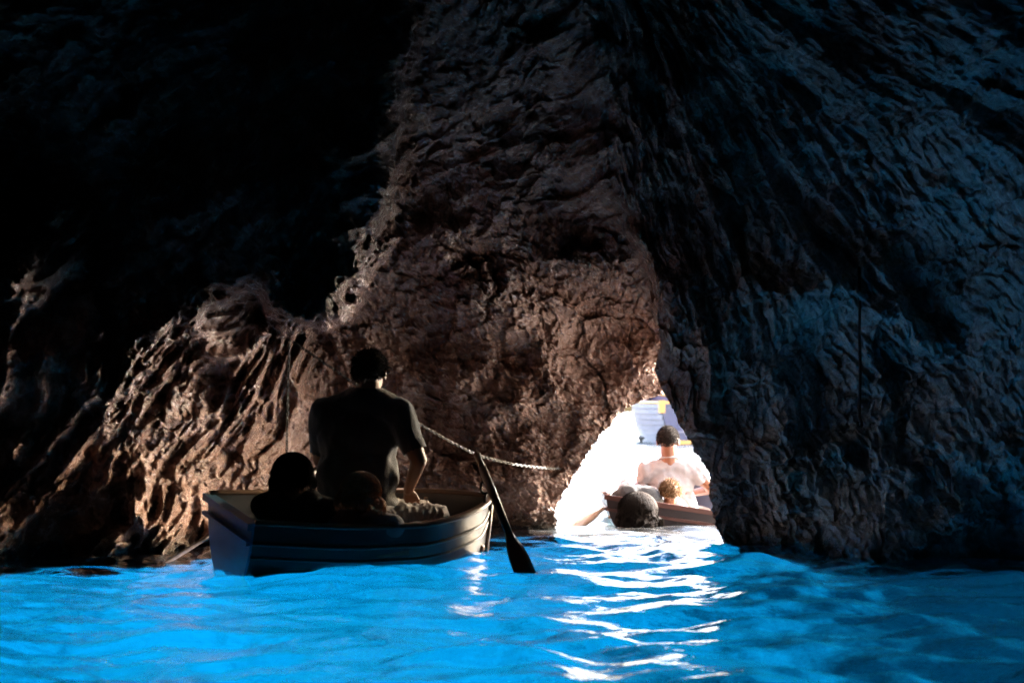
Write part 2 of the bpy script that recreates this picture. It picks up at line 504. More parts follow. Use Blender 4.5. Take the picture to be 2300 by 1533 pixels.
# tunnel walls behind the exit lip (from the outside to the lip)
lip = Pw[:, 0, :]
tt = np.linspace(1, 0, NTUN)[:-1]
cx = 0.92
tun = []
for t in tt:
    P = lip.copy()
    rs = (col_i >= NTL).astype(float)
    lf = 1 - rs
    top = np.clip((lip[:, 2] - 0.2) / 0.6, 0, 1) * lf
    P[:, 1] += t * (0.45 * rs + lf * (1.0 + 0.2 * top))
    P[:, 0] += lf * (lip[:, 0] - cx) * 0.25 * t * (1 - top) + rs * 2.4 * sstep(0.0, 1.0, t)  # right side flared wide, out of view, so side light reaches the left rock
    P[:, 2] += top * 0.25 * t ** 1.3
    nz = pn(P[:, 0] * 4, P[:, 1] * 4, P[:, 2] * 4) * 0.07 + 0.03 * pn(P[:, 0] * 12, P[:, 1] * 12, P[:, 2] * 12)
    w = min(1, t * 4)
    P[:, 0] += np.sign(lip[:, 0] - cx) * nz * w * (1 - top)
    P[:, 2] += nz * w * top
    tun.append(P)
tun = np.stack(tun, 1)

# rest of the grotto behind the frame edges and round the camera
edge = Pw[:, -1, :]
phi = np.arctan2(edge[:, 2] - 0.0, edge[:, 0])
al0 = np.arctan2(np.hypot(edge[:, 0], edge[:, 2]), edge[:, 1] - 0.5)
dome = []
for k in range(1, NDOME + 1):
    s = k / NDOME
    al = al0 + (math.pi * 0.985 - al0) * s
    Q = np.stack([13 * np.sin(al) * np.cos(phi), 0.5 + np.where(np.cos(al) < 0, 42.0, 7.5) * np.cos(al), np.maximum(-0.6, 9.0 * np.sin(al) * np.sin(phi))], 1)
    w = sstep(0, 0.55, np.array(s))
    P = edge * (1 - w) + Q * w
    P += 0.5 * pn(P[:, 0] * 0.6, P[:, 1] * 0.6, P[:, 2] * 0.6)[:, None] * np.array([[0.6, 0.6, 0.5]])
    P[0, 2] = P[-1, 2] = -0.6
    dome.append(P)
dome = np.stack(dome, 1)
ALL = np.concatenate([tun, Pw, dome], 1)
NRA = ALL.shape[1]
me = grid_mesh('cave_wall', ALL.reshape(-1, 3), NT, NRA)
cave = structure(link('cave_wall', me, M_ROCK))

# outer face of the headland: the same rock seen from the sea, starting at the outer end of the exit
ts = np.unique(np.concatenate([np.arange(0, NT, 10), [NT - 1]]))
rs_ = np.unique(np.concatenate([np.arange(0, NR, 12), [NR - 1]]))
E0 = tun[ts, 0, :]; L0 = lip[ts]
front = E0[:, None, :] + (Pw[ts][:, rs_, :] - L0[:, None, :])
front[..., 1] += 0.25 * sstep(0, 0.3, g[rs_])[None, :]
grow = 1 + 0.35 * np.linspace(0, 1, NDOME + 1)[1:]
dm = dome[ts] * np.stack([grow * 1.15, grow * 0 + 1.12, grow * 1.15], 1)[None]
off = front[:, -1:, :] - Pw[ts][:, -1:, :]
dm = dm + off * (1 - np.linspace(0, 1, NDOME))[None, :, None]
dm[:, -1, 1] -= 1.0
shell = np.concatenate([front, dm], 1)
shell[0, :, 2] = np.minimum(shell[0, :, 2], -0.45); shell[-1, :, 2] = np.minimum(shell[-1, :, 2], -0.45)
structure(link('headland', grid_mesh('headland', shell.reshape(-1, 3), len(ts), shell.shape[1]), M_ROCK))
# underside of the rock, closing inner and outer face below the water
cols = np.concatenate([NTUN - 1 + rs_, NTUN - 1 + NR + np.arange(NDOME)])
for row, srow in ((0, 0), (NT - 1, -1)):
    st_ = np.stack([ALL[row, cols, :], shell[srow]], 1)
    structure(link('rock_underside', grid_mesh('rock_underside', st_.reshape(-1, 3), len(cols), 2), M_ROCK))
bk = np.stack([ALL[ts, -1, :], np.repeat(np.array([[0.0, -44.0, 0.0]]), len(ts), 0)], 1)
structure(link('cave_back_wall', grid_mesh('cave_back_wall', bk.reshape(-1, 3), len(ts), 2), M_ROCK))

# submerged foot of the right wall and of the back of the grotto, down to the seabed
def skirt(name, line, zb):
    n = len(line)
    rows = []
    for k in range(14):
        t = k / 13
        P = line.copy()
        P[:, 2] = line[:, 2] * (1 - t) + zb * t
        nz = pn(P[:, 0] * 1.1, P[:, 1] * 1.1, P[:, 2] * 1.1 + 9) * 0.35 * min(1, t * 3)
        P[:, 0] += nz; P[:, 1] += nz * 0.6
        rows.append(P)
    G = np.stack(rows, 1)
    return structure(link(name, grid_mesh(name, G.reshape(-1, 3), n, 14), M_ROCK))

_ln = ALL[-1, NTUN + NR - 1:, :]
skirt('submerged_rock', _ln, np.full(len(_ln), -8.2))
_ln = ALL[0, NTUN + NR:, :]
skirt('submerged_rock', _ln, np.full(len(_ln), -8.2))

# ------------------------------------------------------------------ water
def wave(x, y):
    wx = x + 0.25 * pn(x * 0.8, y * 0.8, x * 0 + 31.0)
    calm = 0.75 + 0.5 * pn(x * 0.35 + 9, y * 0.35, x * 0 + 71.0)
    o = 0.042 * pn(wx * 0.8, y * 1.2, x * 0 + 2.0)
    o = o + 0.054 * pn(wx * 1.9 + 4, y * 3.0, x * 0 + 5.0) * calm
    o = o + 0.030 * pn(wx * 4.0 + 7, y * 6.2, x * 0 + 8.0) * calm
    o = o + 0.0045 * ridged(wx * 9.0, y * 12, x * 0 + 11.0) * calm
    return o

def spaced(segs):
    out = []
    for a, b, n in segs:
        out.append(np.linspace(a, b, n, endpoint=False))
    return np.concatenate(out + [[segs[-1][1]]])

YB = 11.3
xs = spaced([(-16, -4, 40), (-4, 4, 360), (4, 16, 40)])
ys = spaced([(-44, 3.2, 90), (3.2, YB, 380)])
Xg, Yg = np.meshgrid(xs, ys, indexing='ij')
Zg = wave(Xg, Yg)
# pale tint in the mouth stands for the bright exit light; deep blue tint inside
mouth = Yg - np.where((Xg > 0.1) & (Xg < 1.7), 9.02 + 0.5 * np.clip(np.abs(Xg - 0.85) - 0.35, 0, 1) ** 1.2 * 1.6, 9.95) + 0.10 * pn(Xg * 2.2, Yg * 2.2, Xg * 0 + 3) 
PG = np.stack([Xg, Yg, Zg], 2).reshape(-1, 3)
inside = (mouth < 0).ravel()
idx = np.arange(len(PG)).reshape(Xg.shape)
a0 = idx[:-1, :-1].ravel(); b0 = idx[1:, :-1].ravel(); c0 = idx[1:, 1:].ravel(); d0 = idx[:-1, 1:].ravel()
fin = inside[a0]
# no water inside the hull of the near boat
hx = (PG[:, 0] + 1.425) * math.cos(R(29)) + (PG[:, 1] - 7.19) * math.sin(R(29))
hy = -(PG[:, 0] + 1.425) * math.sin(R(29)) + (PG[:, 1] - 7.19) * math.cos(R(29))
dry = (hx > 0.06) & (hx < 1.15) & (np.abs(hy) < 0.27)
hx2 = (PG[:, 0] - 1.04) * math.cos(R(84)) + (PG[:, 1] - 9.86) * math.sin(R(84))
hy2 = -(PG[:, 0] - 1.04) * math.sin(R(84)) + (PG[:, 1] - 9.86) * math.cos(R(84))
dry |= (hx2 > 0.06) & (hx2 < 1.9) & (np.abs(hy2) < 0.30)

def quad_mesh(name, P, q):
    me = bpy.data.meshes.new(name)
    used, inv = np.unique(q.ravel(), return_inverse=True)
    q = inv.reshape(-1, 4)
    me.vertices.add(len(used)); me.vertices.foreach_set('co', np.ascontiguousarray(P[used], dtype=np.float32).ravel())
    n = len(q)
    me.loops.add(n * 4); me.loops.foreach_set('vertex_index', q.astype(np.int32).ravel())
    me.polygons.add(n)
    me.polygons.foreach_set('loop_start', (np.arange(n) * 4).astype(np.int32))
    me.polygons.foreach_set('use_smooth', np.ones(n, dtype=bool))
    me.update(calc_edges=True)
    return me
Q = np.stack([a0, b0, c0, d0], 1)
wet = ~dry[a0]
structure(link('cave_water', quad_mesh('cave_water', PG, Q[fin & wet]), M_WATER))
structure(link('mouth_water', quad_mesh('mouth_water', PG, Q[~fin & wet]), M_MOUTH))

ys = np.concatenate([spaced([(YB, 40, 260)]), np.geomspace(40.5, 6000, 60)])
xs = np.concatenate([-np.geomspace(6000, 12.5, 40), spaced([(-12, 14, 240)]), np.geomspace(14.5, 6000, 40)])
Xg, Yg = np.meshgrid(xs, ys, indexing='ij')
far = 1 - sstep(30, 200, np.hypot(Xg, Yg))
Zg = (wave(Xg, Yg) + 0.05 * pn(Xg * 0.25, Yg * 0.4, Xg * 0) * sstep(YB, 20, Yg)) * far
me = grid_mesh('open_sea', np.stack([Xg, Yg, Zg], 2).reshape(-1, 3), len(xs), len(ys))
structure(link('open_sea', me, M_SEA))

xs = np.concatenate([-np.geomspace(6000, 25, 30), np.linspace(-24, 24, 80), np.geomspace(25, 6000, 30)])
ys = np.concatenate([np.linspace(-46, 40, 110), np.geomspace(41, 6000, 30)])
Xg, Yg = np.meshgrid(xs, ys, indexing='ij')
Zg = -7.5 + 0.25 * pn(Xg * 0.35, Yg * 0.35, Xg * 0) - 0.15 * np.clip(Yg - 40, 0, 60)
me = grid_mesh('seabed', np.stack([Xg, Yg, Zg], 2).reshape(-1, 3), len(xs), len(ys))
structure(link('seabed', me, M_SAND))
# ------------------------------------------------------------------ mesh building kit
class MB:
    def __init__(self):
        self.v = []; self.f = []; self.smooth = []
    def add(self, verts, faces, smooth=False):
        o = len(self.v)
        self.v.extend([tuple(p) for p in verts])
        self.f.extend([tuple(i + o for i in q) for q in faces])
        self.smooth.extend([smooth] * len(faces))
    def box(self, c, size, M=None, bev=0.0):
        hx, hy, hz = size[0] / 2, size[1] / 2, size[2] / 2
        vs_ = [Vector((sx * hx, sy * hy, sz * hz)) for sz in (-1, 1) for sy in (-1, 1) for sx in (-1, 1)]
        if M is not None: vs_ = [M @ p for p in vs_]
        vs_ = [p + Vector(c) for p in vs_]
        self.add(vs_, [(0, 2, 3, 1), (4, 5, 7, 6), (0, 1, 5, 4), (2, 6, 7, 3), (0, 4, 6, 2), (1, 3, 7, 5)])
    def tube(self, path, rad, n=10, flat=1.0, up=Vector((0, 0, 1)), cap=True, closed=False):
        path = [Vector(p) for p in path]
        m = len(path)
        rad = [rad] * m if not hasattr(rad, '__len__') else rad
        rows = []
        for i in range(m):
            a = path[i - 1] if (i > 0 or closed) else path[i]
            b = path[(i + 1) % m] if (i < m - 1 or closed) else path[i]
            t = (b - a).normalized()
            s_ = t.cross(up)
            if s_.length < 1e-4: s_ = t.cross(Vector((1, 0, 0)))
            s_.normalize()
            w = s_.cross(t).normalized()
            rows.append([path[i] + s_ * rad[i] * math.cos(2 * math.pi * k / n) + w * rad[i] * flat * math.sin(2 * math.pi * k / n) for k in range(n)])
        vs_ = [p for r in rows for p in r]
        fs = []
        for i in range(m if closed else m - 1):
            j = (i + 1) % m
            for k in range(n):
                fs.append((i * n + k, i * n + (k + 1) % n, j * n + (k + 1) % n, j * n + k))
        if cap and not closed:
            fs.append(tuple(range(n))[::-1]); fs.append(tuple((m - 1) * n + k for k in range(n)))
        self.add(vs_, fs, True)
    def build(self, name, mat, parent=None):
        me = bpy.data.meshes.new(name)
        me.from_pydata(self.v, [], self.f)
        me.polygons.foreach_set('use_smooth', self.smooth)
        me.update()
        bm = bmesh.new(); bm.from_mesh(me)
        bmesh.ops.recalc_face_normals(bm, faces=bm.faces)
        bm.to_mesh(me); bm.free()
        return link(name, me, mat, parent)

def empty(name, loc=(0, 0, 0), rot=(0, 0, 0)):
    o = bpy.data.objects.new(name, None)
    o.empty_display_size = 0.1
    COL.objects.link(o)
    o.location = loc; o.rotation_euler = rot
    return o

_ico = bmesh.new()
bmesh.ops.create_icosphere(_ico, subdivisions=2, radius=1.0)
ICO_V = [v.co.copy() for v in _ico.verts]; ICO_F = [tuple(v.index for v in f.verts) for f in _ico.faces]
_ico.free()

def organic(name, segs=(), blobs=(), mat=None, parent=None, voxel=0.011, smooth=5, cut=None, disp=None):
    """one continuous surface grown round tapered limbs (segs: p0,r0,p1,r1) and ellipsoids (blobs: c,(rx,ry,rz),rot)"""
    mb = MB()
    for s_ in segs:
        p0, r0, p1, r1 = Vector(s_[0]), s_[1], Vector(s_[2]), s_[3]
        n = max(2, int((p1 - p0).length / (0.28 * min(r0, r1))) + 1)
        for i in range(n + 1):
            t = i / n
            c = p0.lerp(p1, t); r = r0 + (r1 - r0) * t
            mb.add([c + q * r for q in ICO_V], ICO_F)
    for b in blobs:
        c, rr = Vector(b[0]), b[1]
        Mr = b[2] if len(b) > 2 else Matrix.Identity(3)
        mb.add([c + Mr @ Vector((q.x * rr[0], q.y * rr[1], q.z * rr[2])) for q in ICO_V], ICO_F)
    me = bpy.data.meshes.new(name)
    me.from_pydata(mb.v, [], mb.f); me.update()
    tmp = bpy.data.objects.new('tmp', me); COL.objects.link(tmp)
    r = tmp.modifiers.new('r', 'REMESH'); r.mode = 'VOXEL'; r.voxel_size = voxel
    if smooth:
        sm = tmp.modifiers.new('s', 'SMOOTH'); sm.factor = 0.5; sm.iterations = smooth
    dg = bpy.context.evaluated_depsgraph_get()
    me2 = bpy.data.meshes.new_from_object(tmp.evaluated_get(dg))
    bpy.data.objects.remove(tmp, do_unlink=True); bpy.data.meshes.remove(me)
    if cut is not None or disp is not None:
        bm = bmesh.new(); bm.from_mesh(me2)
        if cut is not None:
            bmesh.ops.delete(bm, geom=[v for v in bm.verts if cut(v.co)], context='VERTS')
        if disp is not None:
            bm.normal_update()
            mv = [(v, v.normal * disp(v.co)) for v in bm.verts]
            for v, d in mv: v.co += d
        bm.to_mesh(me2); bm.free()
    me2.name = name
    me2.polygons.foreach_set('use_smooth', [True] * len(me2.polygons))
    return link(name, me2, mat, parent)

def sn(p, s, o=0.0):
    from mathutils import noise
    return noise.noise(Vector((p[0] * s + o, p[1] * s + o * 0.7, p[2] * s - o)))

def strands(name, starts, mat, parent, rad=0.0012):
    """hair strands: each a thin three-sided tapering sliver along a list of points"""
    mb = MB()
    for path in starts:
        m = len(path)
        mb.tube(path, [rad * (1 - 0.8 * i / (m - 1)) for i in range(m)], n=3, cap=False)
    o = mb.build(name, mat, parent)
    o['kind'] = 'stuff'
    return o

# ------------------------------------------------------------------ materials of things
def paint(name, col, rough=0.35, wear=(0.25, 0.2, 0.16)):
    m, nt, out = new_mat(name)
    L = nt.links.new
    tc = nt.nodes.new('ShaderNodeTexCoord')
    n1 = N(nt, 'ShaderNodeTexNoise', Scale=5.0, Detail=8.0, Roughness=0.7)
    mp = nt.nodes.new('ShaderNodeMapping'); mp.inputs['Scale'].default_value = (1.0, 1.0, 4.0)
    L(tc.outputs['Object'], mp.inputs[0]); L(mp.outputs[0], n1.inputs['Vector'])
    n2 = N(nt, 'ShaderNodeTexNoise', Scale=45.0, Detail=6.0, Roughness=0.7)
    L(tc.outputs['Object'], n2.inputs['Vector'])
    base = ramp(nt, n1.outputs[0], [(0.3, tuple(c * 0.75 for c in col)), (0.7, col)])
    msk = ramp(nt, n2.outputs[0], [(0.62, (0, 0, 0)), (0.72, (1, 1, 1))])
    mx = N(nt, 'ShaderNodeMix', data_type='RGBA')
    L(msk, mx.inputs[0]); L(base, mx.inputs[6]); mx.inputs[7].default_value = (*wear, 1)
    p = nt.nodes.new('ShaderNodeBsdfPrincipled')
    L(mx.outputs[2], p.inputs['Base Color'])
    p.inputs['Roughness'].default_value = rough
    b = N(nt, 'ShaderNodeBump', Strength=0.25, Distance=0.004)
    L(n1.outputs[0], b.inputs['Height']); L(b.outputs[0], p.inputs['Normal'])
    L(p.outputs[0], out.inputs[0])
    return m

M_HULL = paint('shade_dark_hull_paint', (0.06, 0.062, 0.07), 0.30, (0.12, 0.11, 0.10))  # shade on the boat's side is put into this dark colour
M_STERN = paint('blue_glow_stern_paint', (0.09, 0.30, 0.48), 0.35, (0.1, 0.2, 0.28))  # white stern; the water's blue glow is put into its colour
M_STRAKE = paint('worn_strake_paint', (0.10, 0.098, 0.10), 0.3)
M_RIM = paint('varnished_rim', (0.16, 0.10, 0.07), 0.28)
M_INSIDE = paint('brown_boat_inside', (0.42, 0.31, 0.23), 0.5)
M_OAR = simple_mat('dark_oar_wood', (0.10, 0.065, 0.045), 0.4, 0.35, 6, 0.3, 40, stretch=(1, 1, 0.15))
M_OAR_PALE = simple_mat('pale_oar_wood', (0.5, 0.42, 0.36), 0.45, 0.25, 6, 0.3, 40)
M_IRON = simple_mat('wet_iron', (0.016, 0.013, 0.012), 0.55, 0.3, 30, 0.3, 90, metal=0.2)
M_ROPE = simple_mat('dark_rope', (0.05, 0.045, 0.04), 0.8, 0.3, 40, 0.5, 120)
M_DARKHULL = paint('plum_brown_hull_paint', (0.045, 0.034, 0.04), 0.4, (0.08, 0.06, 0.06))
M_REDLINE = paint('red_line_paint', (0.10, 0.04, 0.035), 0.4, (0.08, 0.05, 0.045))
M_TEAL = paint('teal_line_paint', (0.06, 0.22, 0.24), 0.35)
M_PLUMRIM = paint('worn_mauve_rim', (0.16, 0.115, 0.12), 0.4, (0.1, 0.075, 0.075))
M_SKIN = simple_mat('tanned_skin', (0.16, 0.054, 0.025), 0.45, 0.12, 12, 0.15, 150)
M_SKIN_D = simple_mat('deep_tanned_skin', (0.24, 0.105, 0.06), 0.42, 0.12, 12, 0.15, 150)
M_HAIR_D = simple_mat('dark_brown_hair', (0.012, 0.0075, 0.006), 0.8, 0.5, 60, 0.8, 160, spec=0.12)
M_HAIR_G = simple_mat('golden_hair', (0.42, 0.17, 0.05), 0.6, 0.4, 60, 0.6, 160, sheen=0.6)
M_HAIR_B = simple_mat('sandy_hair', (0.17, 0.09, 0.042), 0.7, 0.5, 70, 0.8, 160, spec=0.2)
M_SHIRT_D = simple_mat('dark_navy_cotton', (0.022, 0.02, 0.021), 0.85, 0.2, 10, 0.4, 200, sheen=0.5)
M_SHIRT_W = simple_mat('white_cotton', (0.24, 0.215, 0.225), 0.85, 0.05, 10, 0.4, 200)
M_TROUSER = simple_mat('grey_cotton', (0.24, 0.23, 0.25), 0.85, 0.15, 10, 0.4, 200)
M_TOP = simple_mat('black_cotton', (0.03, 0.03, 0.035), 0.85, 0.2, 10, 0.4, 200)
M_CLOTH = simple_mat('pale_linen', (0.34, 0.30, 0.27), 0.8, 0.1, 12, 0.4, 150)
M_TOP2 = simple_mat('striped_grey_top', (0.20, 0.20, 0.22), 0.85, 0.2, 10, 0.4, 200)

# ------------------------------------------------------------------ rowing boats
class Hull:
    def __init__(self, xs_, bs_, sheer, keel):
        self.xs, self.bs, self.sh, self.kl = xs_, bs_, sheer, keel
        self.L = xs_[-1]
    def b(self, x): return float(np.interp(x, self.xs, self._sm))
    def prep(self):
        X = np.linspace(0, self.L, 400)
        B = np.interp(X, self.xs, self.bs)
        k = np.ones(41) / 41
        Bp = np.pad(B, 20, mode='reflect', reflect_type='odd')
        B2 = np.convolve(Bp, k, 'valid')
        B2[-1] = 0.0
        self.xs, self._sm = X, B2
        return self
    def sheer(self, x): return float(np.interp(x / self.L, [0, 0.3, 0.6, 0.85, 1], self.sh))
    def keel(self, x): return float(np.interp(x / self.L, [0, 0.35, 0.7, 0.92, 1], self.kl))
    def p(self, x, q, inset=0.0):
        th = abs(q) * math.pi / 2
        b_ = max(0.0, self.b(x) - inset); k = self.keel(x) + inset; s_ = self.sheer(x)
        y = b_ * math.sin(th) ** 0.62 * (0.86 + 0.14 * abs(q))
        z = k + (s_ - k) * (1 - math.cos(th)) ** 0.9
        return Vector((x, math.copysign(y, q), z))

def make_boat(name, H, mats, loc, rot, thwarts, ribs, strakes, stripe=None, stem=True, seatz=0.14, floorz=0.03):
    t = empty(name, loc, rot)
    NS, NQ = 44, 29
    sx = [H.L * (1 - (1 - i / (NS - 1)) ** 1.15) for i in range(NS)]
    mb = MB()
    for side, inset in ((0, 0.0), (1, 0.022)):
        rows = [[H.p(x, -1 + 2 * k / (NQ - 1), inset) for k in range(NQ)] for x in sx]
        fs = [(i * NQ + k, (i + 1) * NQ + k, (i + 1) * NQ + k + 1, i * NQ + k + 1) for i in range(NS - 1) for k in range(NQ - 1)]
        mb.add([p for r in rows for p in r], fs, True)
    mb.build('hull', mats['hull'], t)
    # transom
    prof = [H.p(0, -1 + 2 * k / 24) for k in range(25)]
    vsf = [p + Vector((-0.012, 0, 0)) for p in prof] + [p + Vector((0.024, 0, 0)) for p in prof]
    topz = H.sheer(0) + 0.012
    mb = MB()
    mb.add(vsf, [tuple(range(25)), tuple(range(25, 50))[::-1]] + [(k, k + 1, k + 26, k + 25) for k in range(24)] + [(0, 25, 49, 24)])
    tr = mb.build('transom', mats.get('transom', mats['hull']), t)
    for zz, hh in ((H.sheer(0) - 0.012, 0.034), (H.sheer(0) - 0.095, 0.02)):
        c = MB()
        hb = H.b(0) * (0.99 if zz > H.sheer(0) - 0.05 else 0.965)
        c.box((-0.026, 0, zz), (0.026, 2 * hb + 0.03, hh))
        c.build('transom_rail', mats.get('trail', mats['hull']), tr)
    # rim
    path = [H.p(x, -1) + Vector((0, 0, 0.008)) for x in sx] + [H.p(x, 1) + Vector((0, 0, 0.008)) for x in sx[::-1]]
    mb = MB(); mb.tube(path, 0.024, n=8, flat=0.62); mb.build('rim', mats['rim'], t)
    for q, r in strakes:
        for sgn in (-1, 1):
            mb = MB()
            mb.tube([H.p(x, sgn * q) + Vector((0, sgn * r * 0.4, 0)) for x in sx], r, n=8, flat=1.1)
            mb.build('rub_strake', mats.get('strake', mats['hull']), t)
    if stripe:
        mb = MB()
        for sgn in (-1, 1):
            q0, q1 = stripe
            rows = [[H.p(x, sgn * q) + Vector((0, sgn * 0.004, 0)) for q in (q0, (q0 + q1) / 2, q1)] for x in sx]
            fs = [(i * 3 + k, (i + 1) * 3 + k, (i + 1) * 3 + k + 1, i * 3 + k + 1) for i in range(NS - 1) for k in range(2)]
            mb.add([p for r in rows for p in r], fs, True)
        mb.build('painted_stripe', mats['stripe'], t)
    if stem:
        mb = MB()
        mb.tube([H.p(H.L - 0.004, 0.0 + 0.02 * 0) * 1.0 + Vector((0.0, 0, -0.02)), Vector((H.L + 0.004, 0, (H.sheer(H.L) + H.keel(H.L)) / 2)), Vector((H.L + 0.008, 0, H.sheer(H.L) + 0.02))], 0.02, n=8)
        mb.build('stem_post', mats['rim'], t)
    for x in thwarts:
        mb = MB(); w = max(0.05, H.b(x) * 0.93)
        mb.box((x, 0, seatz), (0.17, 2 * w, 0.024))
        mb.build('thwart', mats['inside'], t)
    for x in ribs:
        mb = MB()
        mb.tube([H.p(x, -0.96 + 1.92 * k / 18, 0.026) for k in range(19)], 0.011, n=6, flat=1.0, up=Vector((1, 0, 0)))
        mb.build('rib', mats['inside'], t)
    nb = 5
    for k in range(nb):
        mb = MB()
        w = 2 * H.b(H.L * 0.3) * 0.80 / nb
        y = (k - (nb - 1) / 2) * w
        x1 = H.L * (0.80 - 0.07 * abs(k - (nb - 1) / 2))
        mb.box(((0.03 + x1) / 2, y, floorz + 0.002 * (k % 2)), (x1 - 0.03, w - 0.008, 0.018))
        mb.build('floor_board', mats['inside'], t)
    return t

def oarlock(H, x, sgn, parent):
    mb = MB()
    c = H.p(x, sgn) + Vector((0, 0, 0.02))
    mb.tube([c, c + Vector((0, 0, 0.05))], 0.009, n=8)
    u_ = [c + Vector((0.032 * math.sin(a), 0, 0.085 - 0.036 * math.cos(a))) for a in [(-2.5 + 5.0 * k / 12) for k in range(13)]]
    mb.tube(u_, 0.007, n=6, up=Vector((0, 1, 0)))
    return mb.build('oarlock', M_IRON, parent)

def make_oar(name, handle, tip, mat, blade_len, blade_w, blade_n, shaft_r=0.018, grip=None):
    """handle and tip in world space; the blade's flat normal is blade_n"""
    h, tp = Vector(handle), Vector(tip)
    d = (tp - h).normalized(); Lg = (tp - h).length
    nrm = (Vector(blade_n) - d * Vector(blade_n).dot(d)).normalized(); w = d.cross(nrm)
    root = empty(name, h)
    mb = MB()
    b0 = Lg - blade_len
    mb.tube([d * 0.10, d * (b0 * 0.5), d * (b0 + 0.06)], [shaft_r, shaft_r, shaft_r * 0.8], n=10)
    mb.build('shaft', mat, root)
    mb = MB(); mb.tube([d * -0.02, d * 0.0, d * 0.05, d * 0.11], [shaft_r * 0.6, shaft_r * 0.85, shaft_r * 0.72, shaft_r * 0.9], n=10)
    mb.build('grip', mat, root)
    prof = [(0.0, 0.30), (0.12, 0.45), (0.3, 0.78), (0.5, 0.96), (0.75, 1.0), (0.93, 0.97), (1.0, 0.8)]
    mb = MB(); rows = []
    for t, ww in prof:
        c = d * (b0 + blade_len * t); hw = blade_w / 2 * ww; th = 0.013 * (1 - 0.55 * t)
        rows.append([c + w * hw * s_ + nrm * th * k for s_, k in ((-1, 0.15), (-0.5, 0.7), (0, 1), (0.5, 0.7), (1, 0.15), (1, -0.15), (0.5, -0.7), (0, -1), (-0.5, -0.7), (-1, -0.15))])
    n = 10
    fs = [(i * n + k, i * n + (k + 1) % n, (i + 1) * n + (k + 1) % n, (i + 1) * n + k) for i in range(len(rows) - 1) for k in range(n)]
    fs += [tuple(range(n))[::-1], tuple((len(rows) - 1) * n + k for k in range(n))]
    mb.add([p for r in rows for p in r], fs, True)
    mb.build('blade', mat, root)
    return root

H1 = Hull([0, .3, .6, .9, 1.1, 1.28, 1.39, 1.46], [.36, .415, .435, .415, .35, .235, .125, 0.0], [.31, .285, .275, .305, .325], [-.10, -.14, -.14, -.09, 0.02]).prep()
near_boat = make_boat('rowing_boat', H1, dict(hull=M_HULL, rim=M_RIM, inside=M_INSIDE, strake=M_STRAKE, trail=M_STERN, transom=M_STERN),
                      (-1.425, 7.19, 0.012), (R(8.5), 0, R(29)), [0.72], [0.35, 0.55, 0.92, 1.06, 1.2], [(0.83, 0.009), (0.70, 0.007)])
oarlock(H1, 0.98, 1, near_boat); oarlock(H1, 1.34, -1, near_boat)
tag(near_boat, 'rowing boat with shade painted on its hull and blue glow on its stern, carrying three people, nearest, on the glowing blue water', 'boat', 'grotto rowing boats')

H2 = Hull([0, .4, .9, 1.4, 1.9, 2.2, 2.4], [.42, .47, .50, .47, .34, .18, 0.0], [.20, .20, .21, .26, .34], [-.13, -.16, -.16, -.10, 0.05]).prep()
far_boat = make_boat('rowing_boat', H2, dict(hull=M_DARKHULL, rim=M_PLUMRIM, inside=M_INSIDE, strake=M_REDLINE, trail=M_REDLINE, stripe=M_TEAL),
                     (1.04, 9.86, -0.03), (R(8), 0, R(84)), [1.0, 1.7], [0.5, 0.8, 1.3], [(0.80, 0.012)], stripe=(0.50, 0.60), floorz=0.05, seatz=0.10)
tag(far_boat, 'dark plum rowing boat with teal stripe leaving through the bright cave exit', 'boat', 'grotto rowing boats')

oar = make_oar('oar', pt(1072, 1022, 7.62), pt(1190, 1312, 7.02), M_OAR, 0.36, 0.108, (0.25, -0.95, 0.1), 0.023)
tag(oar, 'dark wooden oar dipped in the water off the near boat bow', 'oar', 'oars')
oar = make_oar('oar', (-1.0, 7.98, 0.54), pt(330, 1290, 7.70), M_OAR, 0.40, 0.085, (0.1, 0.3, 0.9), 0.016)
tag(oar, 'dark oar reaching left from behind the pale near boat stern', 'oar', 'oars')
oar = make_oar('oar', pt(1447, 1080, 10.60), pt(1283, 1190, 9.9), M_OAR_PALE, 0.40, 0.075, (0.2, -0.6, 0.7), 0.018)
tag(oar, 'pale oar of the far boat sloping into bright water at the exit', 'oar', 'oars')

